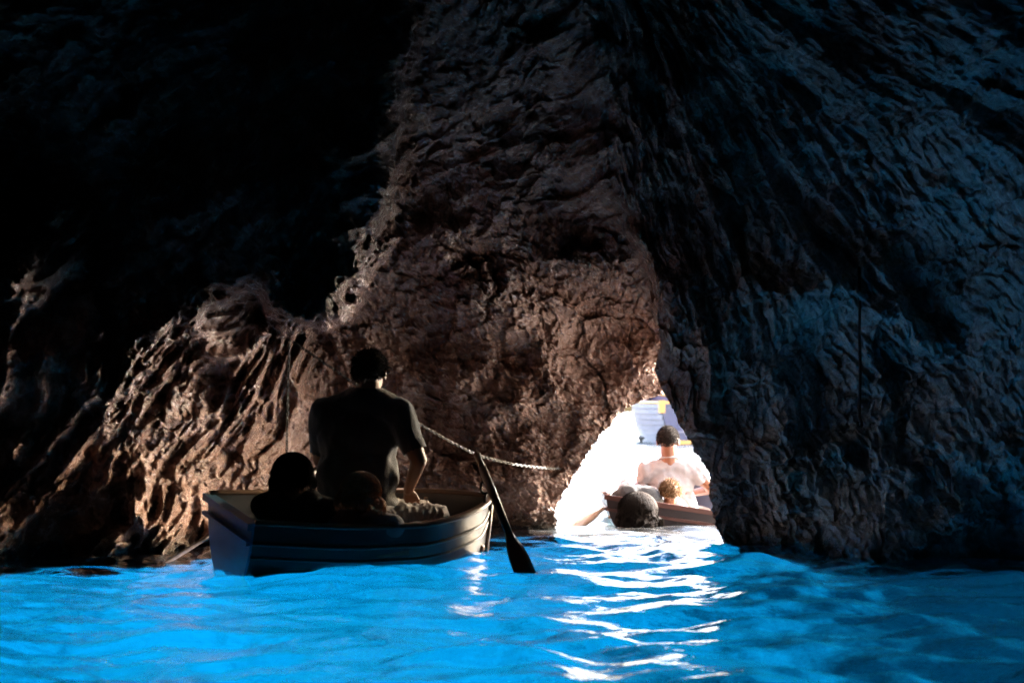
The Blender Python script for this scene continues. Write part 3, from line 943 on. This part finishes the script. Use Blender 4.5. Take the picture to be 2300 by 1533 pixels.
# ------------------------------------------------------------------ moored boat outside
def outside_boat():
    t = empty('moored_boat', (4.42, 34.0, 0), (0, 0, math.atan2(5.7, -0.55)))
    H = Hull([0, 1.2, 2.6, 4.0, 5.2, 6.0], [.86, .98, 1.02, .86, .42, 0.0], [1.02, 1.04, 1.10, 1.22, 1.34], [-.25, -.3, -.3, -.2, .1]).prep()
    white = paint('lavender_white_paint', (0.10, 0.09, 0.15), 0.4, (0.08, 0.08, 0.12))
    blue = paint('royal_blue_paint', (0.014, 0.016, 0.07), 0.4, (0.03, 0.03, 0.1))
    yel = paint('yellow_trim_paint', (0.45, 0.22, 0.04), 0.4, (0.3, 0.18, 0.06))
    qs = [0.34 + 0.66 * k / 9 for k in range(10)]
    sx = [H.L * i / 30 for i in range(31)]
    base = MB()
    rows = [[H.p(x, -1 + 2 * k / 24, 0.03) for k in range(25)] for x in sx]
    base.add([p for r in rows for p in r], [(i * 25 + k, (i + 1) * 25 + k, (i + 1) * 25 + k + 1, i * 25 + k + 1) for i in range(30) for k in range(24)], True)
    base.build('hull', white, t)
    for sgn in (-1, 1):
        for a, b_ in zip(qs[:-1], qs[1:]):
            mb = MB()
            rows = []
            for x in sx:
                lo = H.p(x, sgn * a) + Vector((0, sgn * 0.045, 0)); hi = H.p(x, sgn * b_) + Vector((0, -sgn * 0.004, 0))
                rows.append([lo, hi, hi + Vector((0, -sgn * 0.02, 0)), lo + Vector((0, -sgn * 0.03, 0))])
            fs = [(i * 4 + k, i * 4 + (k + 1) % 4, (i + 1) * 4 + (k + 1) % 4, (i + 1) * 4 + k) for i in range(30) for k in range(4)]
            mb.add([p for r in rows for p in r], fs)
            mb.build('plank', white, t)
    prof = [H.p(0, -1 + 2 * k / 24) for k in range(25)]
    mb = MB()
    mb.add([p + Vector((-0.03, 0, 0)) for p in prof] + [p + Vector((0.03, 0, 0)) for p in prof],
           [tuple(range(25)), tuple(range(25, 50))[::-1]] + [(k, k + 1, k + 26, k + 25) for k in range(24)] + [(0, 25, 49, 24)])
    tr = mb.build('transom', blue, t)
    for z, h, m in ((1.03, 0.07, yel), (0.33, 0.05, white), (0.08, 0.09, yel)):
        c = MB(); w = 1.72 if z > 0.9 else (1.62 if z > 0.2 else 1.56)
        c.box((-0.05, 0, z), (0.05, w, h)); c.build('transom_rail', m, tr)
    path = [H.p(x, -1) for x in sx] + [H.p(x, 1) for x in sx[::-1]]
    mb = MB(); mb.tube(path, 0.045, n=8, flat=0.8); mb.build('rim', yel, t)
    for sgn in (-1, 1):
        mb = MB(); mb.box((0.0, sgn * 0.86, 0.93), (0.16, 0.14, 0.30)); mb.build('corner_post', yel, t)
    mb = MB(); mb.tube([(1.6, 1.05, 0.20), (1.6, 1.06, 0.16), (1.6, 1.06, -0.02), (1.6, 1.05, -0.06)], [0.05, 0.1, 0.1, 0.05], n=10); mb.build('fender', M_ROPE, t)
    tag(t, 'blue and white planked boat with yellow trim floating outside the cave', 'boat')
outside_boat()

# ------------------------------------------------------------------ chains and rope
def chain(name, ctrl, label, pitch=0.021):
    P = [pt(*c) for c in ctrl]
    S_ = np.array([tuple(p) for p in P])
    d = np.concatenate([[0], np.cumsum(np.linalg.norm(np.diff(S_, axis=0), axis=1))])
    tt_ = np.linspace(0, d[-1], int(d[-1] / pitch) + 1)
    # smooth through the control points
    W = np.stack([np.interp(tt_, d, S_[:, k]) for k in range(3)], 1)
    for _ in range(30):
        W[1:-1] = 0.25 * W[:-2] + 0.5 * W[1:-1] + 0.25 * W[2:]
    mb = MB()
    for i in range(len(W) - 1):
        a, b_ = Vector(W[i]), Vector(W[i + 1])
        c = (a + b_) / 2; t_ = (b_ - a).normalized()
        ref = Vector((0, 1, 0)) if abs(t_.y) < 0.9 else Vector((1, 0, 0))
        n1 = t_.cross(ref).normalized(); n2 = t_.cross(n1).normalized()
        w_ = (n1 + n2).normalized() if i % 2 else (n1 - n2).normalized()
        lp = []
        for k in range(10):
            an = 2 * math.pi * k / 10
            lp.append(c + t_ * (pitch * 0.82 * math.cos(an)) + w_ * (0.0072 * math.sin(an)))
        mb.tube(lp, 0.0027, n=5, up=t_.cross(w_), closed=True)
    o = mb.build(name, M_IRON, None)
    return tag(o, label, 'chain', 'iron chains on the rock')

chain('chain', [(655, 765, 8.45), (700, 795, 8.45), (780, 850, 8.45), (860, 902, 8.5), (925, 942, 8.55), (1000, 985, 8.75), (1070, 1022, 8.95), (1160, 1044, 9.25), (1235, 1052, 9.5), (1262, 1052, 9.75)],
      'long iron chain swagging from the left rock behind the rower to the exit')
chain('chain', [(650, 765, 8.45), (647, 850, 8.46), (645, 950, 8.44), (643, 1060, 8.42)], 'short iron chain hanging straight down the pink lit left rock')

ru = np.array([1929.0, 1930, 1931, 1930, 1931, 1932, 1931, 1930]); rv = np.linspace(600, 935, 8)
ry = rock_depth(ru, rv, ru * 0 + 1, ru * 0 + 1)
ry = np.minimum(ry - 0.03, ry.min() + 0.10)
mb = MB()
path = [pt(a, b_, c) for a, b_, c in zip(ru, rv, ry)]
e = path[-1]
path += [e + Vector((0.012 * math.sin(a), -0.004, -0.02 + 0.02 * math.cos(a) - 0.02)) for a in [0.6 * k for k in range(1, 10)]]
mb.tube(path, 0.008, n=6, up=Vector((0, 1, 0)))
tag(mb.build('rope', M_ROPE, None), 'thin dark rope hanging down the bluish right cave wall', 'rope')
# ------------------------------------------------------------------ people
def head_blobs(c, f, s=1.0, pitch=0.0):
    """skull, jaw, nose, brow, lips and ears round centre c, facing f"""
    c = Vector(c); f = Vector(f).normalized(); up = Vector((0, 0, 1))
    r = f.cross(up).normalized()
    up2 = r.cross(f).normalized()
    Mr = Matrix((r, f, up2)).transposed()
    def at(x, y, z): return c + (r * x + f * y + up2 * z) * s
    E = lambda x, y, z, a, b, d: (at(x, y, z), (a * s, b * s, d * s), Mr)
    bl = [E(0, -0.008, 0.022, 0.074, 0.092, 0.084), E(0, 0.022, -0.035, 0.058, 0.066, 0.070), E(0, 0.052, -0.075, 0.034, 0.034, 0.028),
          E(0, 0.095, -0.012, 0.011, 0.016, 0.024), E(0, 0.080, 0.022, 0.045, 0.014, 0.012), E(0, 0.083, -0.052, 0.022, 0.010, 0.009)]
    for sg in (-1, 1):
        bl.append(E(sg * 0.080, -0.008, -0.012, 0.009, 0.020, 0.031))
        bl.append(E(sg * 0.084, -0.016, 0.004, 0.007, 0.014, 0.016))
    eyes = [at(sg * 0.031, 0.076, 0.004) for sg in (-1, 1)]
    return bl, eyes, at, Mr

def add_eyes(eyes, s, parent):
    for e in eyes:
        mb = MB(); mb.add([e + q * 0.0115 * s for q in ICO_V], ICO_F, True)
        mb.build('eye', M_EYE, parent)

M_EYE = simple_mat('eye_white', (0.7, 0.7, 0.7), 0.2)

def hand_segs(w, d, palm_n, s=1.0, curl=1.0):
    """palm, four fingers bent round what they hold and a thumb; w wrist, d pointing direction, palm_n out of the palm"""
    w = Vector(w); d = Vector(d).normalized(); n = Vector(palm_n); n = (n - d * n.dot(d)).normalized()
    sd = d.cross(n)
    segs = []
    for k, (off, ln) in enumerate(((-0.030, 0.060), (-0.010, 0.070), (0.010, 0.066), (0.029, 0.052))):
        a = w + (d * 0.02 + sd * off * 0.7) * s; b_ = w + (d * 0.085 + sd * off) * s
        segs.append((a, 0.013 * s, b_, 0.011 * s))
        m = b_ + (d * math.cos(0.7 * curl) + n * math.sin(0.7 * curl)) * ln * 0.55 * s
        e_ = m + (d * math.cos(1.9 * curl) + n * math.sin(1.9 * curl)) * ln * 0.5 * s
        segs.append((b_, 0.0095 * s, m, 0.0088 * s)); segs.append((m, 0.0088 * s, e_, 0.0078 * s))
    t0 = w + (d * 0.028 - sd * 0.030) * s; t1 = t0 + (d * 0.030 - sd * 0.024 + n * 0.018) * s; t2 = t1 + (d * 0.022 + n * 0.028 + sd * 0.006) * s
    segs += [(t0, 0.013 * s, t1, 0.0105 * s), (t1, 0.010 * s, t2, 0.0085 * s)]
    return segs

def scalp_dir(at, th, ph):
    """unit-ish point on the skull: th from the crown, ph round it (0 = front)"""
    return Vector((math.sin(th) * math.sin(ph), math.sin(th) * math.cos(ph), math.cos(th)))

def short_hair(c, at, Mr, s, mat, parent, n=900, ln=0.02, back=2.25, front=1.15, thick=1.0, seed=1):
    rnd = random.Random(seed)
    rad = Vector((0.082, 0.101, 0.094)) * thick
    cc = at(0, -0.010, 0.024)
    loc = lambda q: cc + Mr @ (Vector((q.x * rad.x, q.y * rad.y, q.z * rad.z)) * s)
    def lim(ph):
        k = (1 - math.cos(ph)) / 2          # 0 front, 1 back
        return front + (back - front) * k ** 0.8
    NP, NTH = 36, 14
    mb = MB(); vs_ = []
    for i in range(NTH + 1):
        for k in range(NP):
            ph = 2 * math.pi * k / NP
            th = lim(ph) * i / NTH
            q = scalp_dir(at, th, ph)
            e = (1 + 0.035 * sn(q, 6.0, seed)) * (1.0 - 0.13 * (i / NTH) ** 3)
            vs_.append(loc(q * e))
    fs = [(i * NP + k, i * NP + (k + 1) % NP, (i + 1) * NP + (k + 1) % NP, (i + 1) * NP + k) for i in range(NTH) for k in range(NP)]
    mb.add(vs_, fs, True)
    h = mb.build('hair', mat, parent)
    st = []
    for _ in range(n):
        ph = rnd.uniform(0, 2 * math.pi); th = lim(ph) * math.sqrt(rnd.random())
        q = scalp_dir(at, th, ph)
        p0 = loc(q * 0.99)
        nn = (Mr @ q).normalized()
        dn = Vector((rnd.uniform(-.5, .5), rnd.uniform(-.5, .5), rnd.uniform(-.9, .2)))
        l = ln * rnd.uniform(0.5, 1.2) * s
        st.append([p0, p0 + nn * l * 0.45 + dn * l * 0.25, p0 + nn * l * 0.7 + dn * l * 0.75])
    strands('hair_strands', st, mat, h, 0.0026 * s)
    return h

def long_hair(c, at, Mr, s, mat, parent, drop, n=700, vol=1.12, seed=2, flare=0.02, front=1.0, wave_=0.006, th_side=1.62, squash=(1, 1, 1), clump=0.03):
    """hair volume falling from the crown over back and sides, with loose strands on it"""
    rnd = random.Random(seed)
    rad = Vector((0.085 * squash[0], 0.102 * squash[1], 0.094 * squash[2])) * vol
    cc = at(0, -0.012, 0.020)
    loc = lambda q: cc + Mr @ (Vector((q.x * rad.x, q.y * rad.y, q.z * rad.z)) * s)
    def path(ph, e, k=9, th0=0.12, dl=1.0):
        back = (1 - math.cos(ph)) / 2
        th1 = th_side if back > 0.25 else front
        out = []
        for i in range(6):
            th = th0 + (th1 - th0) * i / 5
            out.append(loc(scalp_dir(at, th, ph) * e))
        if back > 0.25:
            p = out[-1]; o_ = (p - cc); o_.z = 0; o_ = o_.normalized() if o_.length > 1e-5 else Vector((0, -1, 0))
            for i in range(1, k):
                t = i / (k - 1)
                out.append(p + Vector((0, 0, -drop * dl * t)) + o_ * (flare * math.sin(t * 2.2) * e) + Vector((sn((ph, e, t), 3.0, seed), sn((e, ph, t), 3.0, seed + 5), 0)) * wave_ * t * 2)
        return out
    NP = 40
    phs = [math.pi * (0.30 + 1.40 * k / (NP - 1)) for k in range(NP)]
    rows = [path(ph, 1 + clump * sn((ph * 2.2, 0, 0), 2.0, seed) + 0.7 * clump * math.sin(ph * 17), 9, 0.02, 1 + 0.12 * math.sin(ph * 5)) for ph in phs]
    m = min(len(r) for r in rows); rows = [r[:m] if len(r) > m else r for r in rows]
    mb = MB()
    mb.add([p for r in rows for p in r], [(i * m + k, (i + 1) * m + k, (i + 1) * m + k + 1, i * m + k + 1) for i in range(NP - 1) for k in range(m - 1)], True)
    # top front of the head
    NF = 16
    rowsf = [[loc(scalp_dir(at, 0.02 + front * i / 6, math.pi * (-0.31 + 0.62 * k / (NF - 1)))) for i in range(7)] for k in range(NF)]
    mb.add([p for r in rowsf for p in r], [(i * 7 + k, (i + 1) * 7 + k, (i + 1) * 7 + k + 1, i * 7 + k + 1) for i in range(NF - 1) for k in range(6)], True)
    h = mb.build('hair', mat, parent)
    st = []
    for _ in range(n):
        st.append(path(math.pi * rnd.uniform(0.28, 1.72), rnd.uniform(1.0, 1.10), 8, rnd.uniform(0.02, 0.6), rnd.uniform(0.6, 1.12)))
    strands('hair_strands', st, mat, h, 0.0026)
    return h

def sleeve_cut(arms, z_neck=None, neck=None, neck_r=0.075):
    """drop cloth beyond the end of each sleeve (shoulder, elbow, fraction)"""
    A = [(Vector(a), Vector(b_), t) for a, b_, t in arms]
    def f(p):
        for a, b_, t in A:
            ab = b_ - a
            k = (p - a).dot(ab) / ab.length_squared
            if k > t and (p - (a + ab * min(k, 1.6))).length < 0.10: return True
        if neck is not None and p.z > z_neck and (p - Vector(neck)).length < neck_r: return True
        return False
    return f

# ---- the rower of the near boat
B = Vector((-0.78, 7.55, 0.15))
def W(u, v, Y): return pt(u, v, Y) - B
def A(x, y, z): return Vector((x, y, z)) - B
p_ = empty('person', B)
hc = A(-0.752, 7.54, 1.005); face = Vector((0.22, 1, -0.03))
hb, eyes, at, Mr = head_blobs(hc, face, 1.06)
sL, sR = A(-0.995, 7.57, 0.795), A(-0.595, 7.53, 0.795)
eL, eR = A(-1.03, 7.68, 0.54), A(-0.490, 7.49, 0.545)
wL, wR = A(-1.005, 7.875, 0.555), A(-0.555, 7.65, 0.385)
ax = Vector((0.875, 0.485, 0)); pr = Vector((-0.485, 0.875, 0))
hipL, hipR = A(-0.80, 7.55, 0.235) + pr * 0.10, A(-0.80, 7.55, 0.235) - pr * 0.10
kL, kR = hipL + ax * 0.40 + Vector((0, 0, 0.015)), hipR + ax * 0.40 + Vector((0, 0, 0.0))
fL, fR = kL + ax * 0.12 + Vector((0, 0, -0.17)), kR + ax * 0.12 + Vector((0, 0, -0.16))
torso = [(A(-0.815, 7.565, 0.66), (0.200, 0.118, 0.200)), (A(-0.82, 7.56, 0.45), (0.205, 0.135, 0.21)), (A(-0.81, 7.555, 0.29), (0.205, 0.14, 0.13))]
arms = [(sL, 0.064, eL, 0.044), (sR, 0.064, eR, 0.046), (eL, 0.043, wL, 0.029), (eR, 0.045, wR, 0.029)]
legs = [(hipL, 0.088, kL, 0.062), (hipR, 0.088, kR, 0.062), (kL, 0.058, fL, 0.040), (kR, 0.058, fR, 0.040),
        (fL, 0.035, fL + ax * 0.14 + Vector((0, 0, -0.01)), 0.028), (fR, 0.035, fR + ax * 0.14 + Vector((0, 0, -0.01)), 0.028)]
neck = [(A(-0.768, 7.545, 0.84), 0.072, hc + Vector((0, -0.01, -0.06)), 0.056)]
yoke = [(sL + Vector((0.03, 0, 0)), 0.075, A(-0.79, 7.55, 0.86), 0.085), (sR - Vector((0.03, 0, 0)), 0.075, A(-0.77, 7.55, 0.86), 0.085)]
body = organic('body', neck + yoke + arms + legs + hand_segs(wL, (0.1, 0.95, -0.05), (0.3, 0, -1)) + hand_segs(wR, (0.1, 0.6, -0.75), (-0.2, -0.75, -0.6), curl=0.35), torso + hb, M_SKIN_D, p_, voxel=0.0085, smooth=3)
add_eyes(eyes, 1.06, body)
def folds(p): return 0.010 * sn((p[0] + p[2] * 0.5, p[1], p[2] * 0.7), 9.0) + 0.006 * sn((p[0] * 1.0, p[1], p[2] * 0.35), 22.0, 3.0)
inf = lambda L_, k: [(a, r0 * k + 0.006, b_, r1 * k + 0.006) for a, r0, b_, r1 in L_]
organic('shirt', inf(yoke, 1.06) + inf([arms[0], arms[1]], 1.28) + [(A(-0.768, 7.54, 0.85), 0.088, A(-0.765, 7.54, 0.915), 0.076)],
        [(c, (r[0] * 1.13, r[1] * 1.12, r[2] * 1.04)) for c, r in torso], M_SHIRT_D, p_, voxel=0.0095, smooth=3,
        cut=sleeve_cut([(sL, eL, 0.82), (sR, eR, 0.82)], 0.93 - B.z, hc + Vector((0, 0, -0.09)), 0.12), disp=folds)
def tfolds(p): return 0.012 * sn(p, 13.0, 2.0) + 0.016 * abs(sn((p[0] * 2.0, p[1] * 0.6, p[2]), 26.0, 1.0))
organic('trousers', inf(legs[:4], 1.10), [(A(-0.81, 7.555, 0.28), (0.19, 0.145, 0.105))], M_CLOTH, p_, voxel=0.010, smooth=2, disp=tfolds)
short_hair(hc, at, Mr, 1.06, M_HAIR_D, p_, n=1300, ln=0.022, back=2.35, front=1.2, thick=1.04, seed=3)
tag(p_, 'rower in dark shirt seated upright in the near boat, back turned', 'person', 'people in the boats')

def passenger(hx, f, s, shL, shR, hip, knees, feet, top_mat, skin, label, hair, twist=0.0):
    """low seated passenger seen from behind"""
    base = Vector((hip[0], hip[1], hip[2] - 0.08))
    t = empty('person', base)
    a = lambda p: Vector(p) - base
    hc = a(hx)
    hb, eyes, at, Mr = head_blobs(hc, f, s)
    sl, sr, hp = a(shL), a(shR), a(hip)
    mid = (sl + sr) / 2
    el = sl + Vector((0.02, 0.16, -0.10)) * s; er = sr + Vector((-0.03, 0.16, -0.10)) * s
    fw = Vector(f); fw.z = 0; fw.normalize()
    wl = el + (fw * 0.18 + Vector((0.05, 0, 0.02))) * s; wr = er + (fw * 0.18 + Vector((-0.05, 0, 0.02))) * s
    sd = (sr - sl).normalized()
    tor = [(sl, 0.055 * s, mid + Vector((0, 0, 0.03)), 0.065 * s), (sr, 0.055 * s, mid + Vector((0, 0, 0.03)), 0.065 * s),
           (mid - sd * 0.06 * s, 0.095 * s, hp - sd * 0.055 * s, 0.10 * s), (mid + sd * 0.06 * s, 0.095 * s, hp + sd * 0.055 * s, 0.10 * s)]
    arm = [(sl, 0.050 * s, el, 0.038 * s), (sr, 0.050 * s, er, 0.038 * s), (el, 0.037 * s, wl, 0.025 * s), (er, 0.037 * s, wr, 0.025 * s)]
    lg = []
    for sg, kn, ft in ((-1, knees[0], feet[0]), (1, knees[1], feet[1])):
        lg += [(hp + sd * sg * 0.07 * s, 0.075 * s, a(kn), 0.052 * s), (a(kn), 0.050 * s, a(ft), 0.034 * s), (a(ft), 0.03 * s, a(ft) + fw * 0.12 * s, 0.024 * s)]
    body = organic('body', tor + arm + lg + [(mid + Vector((0, 0, 0.02)), 0.055 * s, hc + Vector((0, 0, -0.05 * s)), 0.050 * s)] + hand_segs(wl, fw, (0.2, 0, -1), s, 0.5) + hand_segs(wr, fw, (-0.2, 0, -1), s, 0.5),
                   hb, skin, t, voxel=0.0085 if s > 0.8 else 0.0075, smooth=3)
    add_eyes(eyes, s, body)
    organic('top', inf(tor, 1.06) + inf(arm[:2], 1.10), [], top_mat, t, voxel=0.010, smooth=3, cut=sleeve_cut([(sl, el, 0.75), (sr, er, 0.75)]), disp=folds)
    organic('shorts', [(q[0], q[1] * 1.1 + 0.006, q[0].lerp(q[2], 0.75), q[3] * 1.15 + 0.01) for q in (lg[0], lg[3])], [], M_TROUSER, t, voxel=0.011, smooth=3)
    hair(hc, at, Mr, s, t)
    tag(t, label, 'person', 'people in the boats')
    return t

# low passengers of the near boat
hA = pt(660, 1074, 7.12)
passenger(hA, (0.35, 0.9, 0.0), 1.0, pt(588, 1136, 7.16), pt(730, 1142, 7.18), (-1.02, 7.26, 0.13), ((-0.86, 7.58, 0.22), (-0.80, 7.30, 0.20)), ((-0.62, 7.70, 0.09), (-0.58, 7.46, 0.09)),
          M_TOP, M_SKIN_D, 'dark haired passenger sitting low in the near boat stern, left of the rower',
          lambda c, at, Mr, s, t: long_hair(c, at, Mr, s, M_HAIR_D, t, 0.07, n=1300, vol=1.10, seed=4, flare=0.012))
hB = pt(812, 1116, 7.16)
passenger(hB, (0.5, 0.85, -0.25), 0.92, pt(738, 1176, 7.20), pt(884, 1182, 7.16), (-0.70, 7.38, 0.12), ((-0.48, 7.60, 0.20), (-0.45, 7.48, 0.19)), ((-0.30, 7.72, 0.08), (-0.28, 7.60, 0.08)),
          M_TOP2, M_SKIN, 'golden haired passenger with lowered head in front of the near rower',
          lambda c, at, Mr, s, t: long_hair(c, at, Mr, s, M_HAIR_G, t, 0.09, n=1500, vol=1.16, seed=8, flare=0.022, wave_=0.01))

# ---- man in the white T-shirt in the far boat
B = Vector((1.19, 10.62, 0.02))
p_ = empty('person', B)
hc = A(1.142, 10.42, 0.588); face = Vector((0.30, 1, 0.0))
hb, eyes, at, Mr = head_blobs(hc, face, 0.98)
sL, sR = A(0.985, 10.46, 0.372), A(1.345, 10.44, 0.362)
eL, eR = A(0.952, 10.52, 0.17), A(1.475, 10.50, 0.235)
wL, wR = A(0.975, 10.58, 0.30) + Vector((0.02, -0.01, -0.03)), A(1.36, 10.66, 0.20)
torso = [(A(1.165, 10.47, 0.285), (0.172, 0.105, 0.145)), (A(1.195, 10.52, 0.13), (0.160, 0.11, 0.15))]
yoke = [(sL + Vector((0.03, 0, -0.005)), 0.066, A(1.15, 10.44, 0.405), 0.066), (sR - Vector((0.03, 0, -0.005)), 0.066, A(1.17, 10.44, 0.405), 0.066)]
arms = [(sL, 0.058, eL, 0.041), (sR, 0.058, eR, 0.041), (eL, 0.040, wL, 0.027), (eR, 0.040, wR, 0.027)]
neck = [(A(1.155, 10.44, 0.40), 0.066, hc + Vector((0, -0.008, -0.05)), 0.060)]
legs = []
for sg in (-1, 1):
    h0 = A(1.20 + 0.085 * sg, 10.60, 0.06); k0 = A(1.22 + 0.10 * sg, 10.96, 0.22); f0 = A(1.22 + 0.08 * sg, 11.16, 0.06)
    legs += [(h0, 0.082, k0, 0.056), (k0, 0.052, f0, 0.036), (f0, 0.032, f0 + Vector((0, 0.13, 0)), 0.026)]
body = organic('body', neck + yoke + arms + legs + hand_segs(wL, (-0.2, 0.5, 0.15), (0, 0.4, -1), 0.95, 1.0) + hand_segs(wR, (-0.6, 0.6, 0), (0, 0, -1), 0.95, 0.5), torso + hb, M_SKIN, p_, voxel=0.0085, smooth=3)
add_eyes(eyes, 0.98, body)
def tee(p): return 0.010 * sn((p[0] * 1.5 + p[2] * 0.8, p[1], p[2] * 0.5), 15.0, 1.0) + 0.008 * sn((p[0] - p[2], p[1], p[2] * 0.6), 11.0, 7.0) + 0.004 * sn(p, 34.0, 4.0)
organic('shirt', inf(yoke, 1.04) + inf(arms[:2], 1.16), [(c, (r[0] * 1.06, r[1] * 1.1, r[2] * 1.04)) for c, r in torso], M_SHIRT_W, p_, voxel=0.009, smooth=3,
        cut=sleeve_cut([(sL, eL, 0.40), (sR, eR, 0.42)], 0.462 - B.z, hc + Vector((0, 0, -0.11)), 0.10), disp=tee)
mb = MB()
mb.tube([A(1.155, 10.44, 0.0) + Vector((0.072 * math.cos(a), 0.070 * math.sin(a), 0.462 - 0.012 * math.sin(a))) for a in [2 * math.pi * k / 24 for k in range(24)]], 0.009, n=6, closed=True)
mb.build('collar', M_SHIRT_W, p_)
organic('shorts', inf([legs[0], legs[3]], 1.12), [(A(1.20, 10.58, 0.06), (0.155, 0.12, 0.085))], M_TROUSER, p_, voxel=0.011, smooth=3, disp=folds)
short_hair(hc, at, Mr, 0.98, M_HAIR_D, p_, n=2200, ln=0.013, back=2.32, front=1.2, thick=0.97, seed=5)
tag(p_, 'man in white T-shirt seated with his back to us in the cave exit', 'person', 'people in the boats')

# boy with short blond hair
hC = pt(1505, 1108, 10.02)
passenger(hC, (0.05, 1, 0.05), 0.80, (1.03, 10.10, 0.115), (1.20, 10.10, 0.105), (1.10, 10.30, 0.13), ((1.02, 10.45, 0.24), (1.12, 10.46, 0.23)), ((1.00, 10.55, 0.09), (1.10, 10.56, 0.09)),
          M_TOP2, M_SKIN, 'boy with short sandy hair in the far boat, before the white T-shirt',
          lambda c, at, Mr, s, t: short_hair(c, at, Mr, s, M_HAIR_B, t, n=1500, ln=0.042, back=2.05, front=1.2, thick=1.0, seed=6))
# dark haired passenger leaning back over the stern
hD = pt(1432, 1150, 9.74)
passenger(hD, (0.05, 0.99, 0.02), 1.0, (0.75, 9.98, 0.20), (1.00, 9.98, 0.18), (0.90, 10.26, 0.13), ((0.84, 10.52, 0.26), (0.95, 10.52, 0.25)), ((0.82, 10.72, 0.09), (0.93, 10.72, 0.09)),
          M_TOP, M_SKIN, 'long dark haired passenger leaning over the stern of the far boat',
          lambda c, at, Mr, s, t: long_hair(c, at, Mr, s, M_HAIR_D, t, 0.10, n=2600, vol=1.30, seed=9, flare=0.012, wave_=0.03, th_side=1.75, squash=(1.14, 1.0, 0.92), clump=0.07))
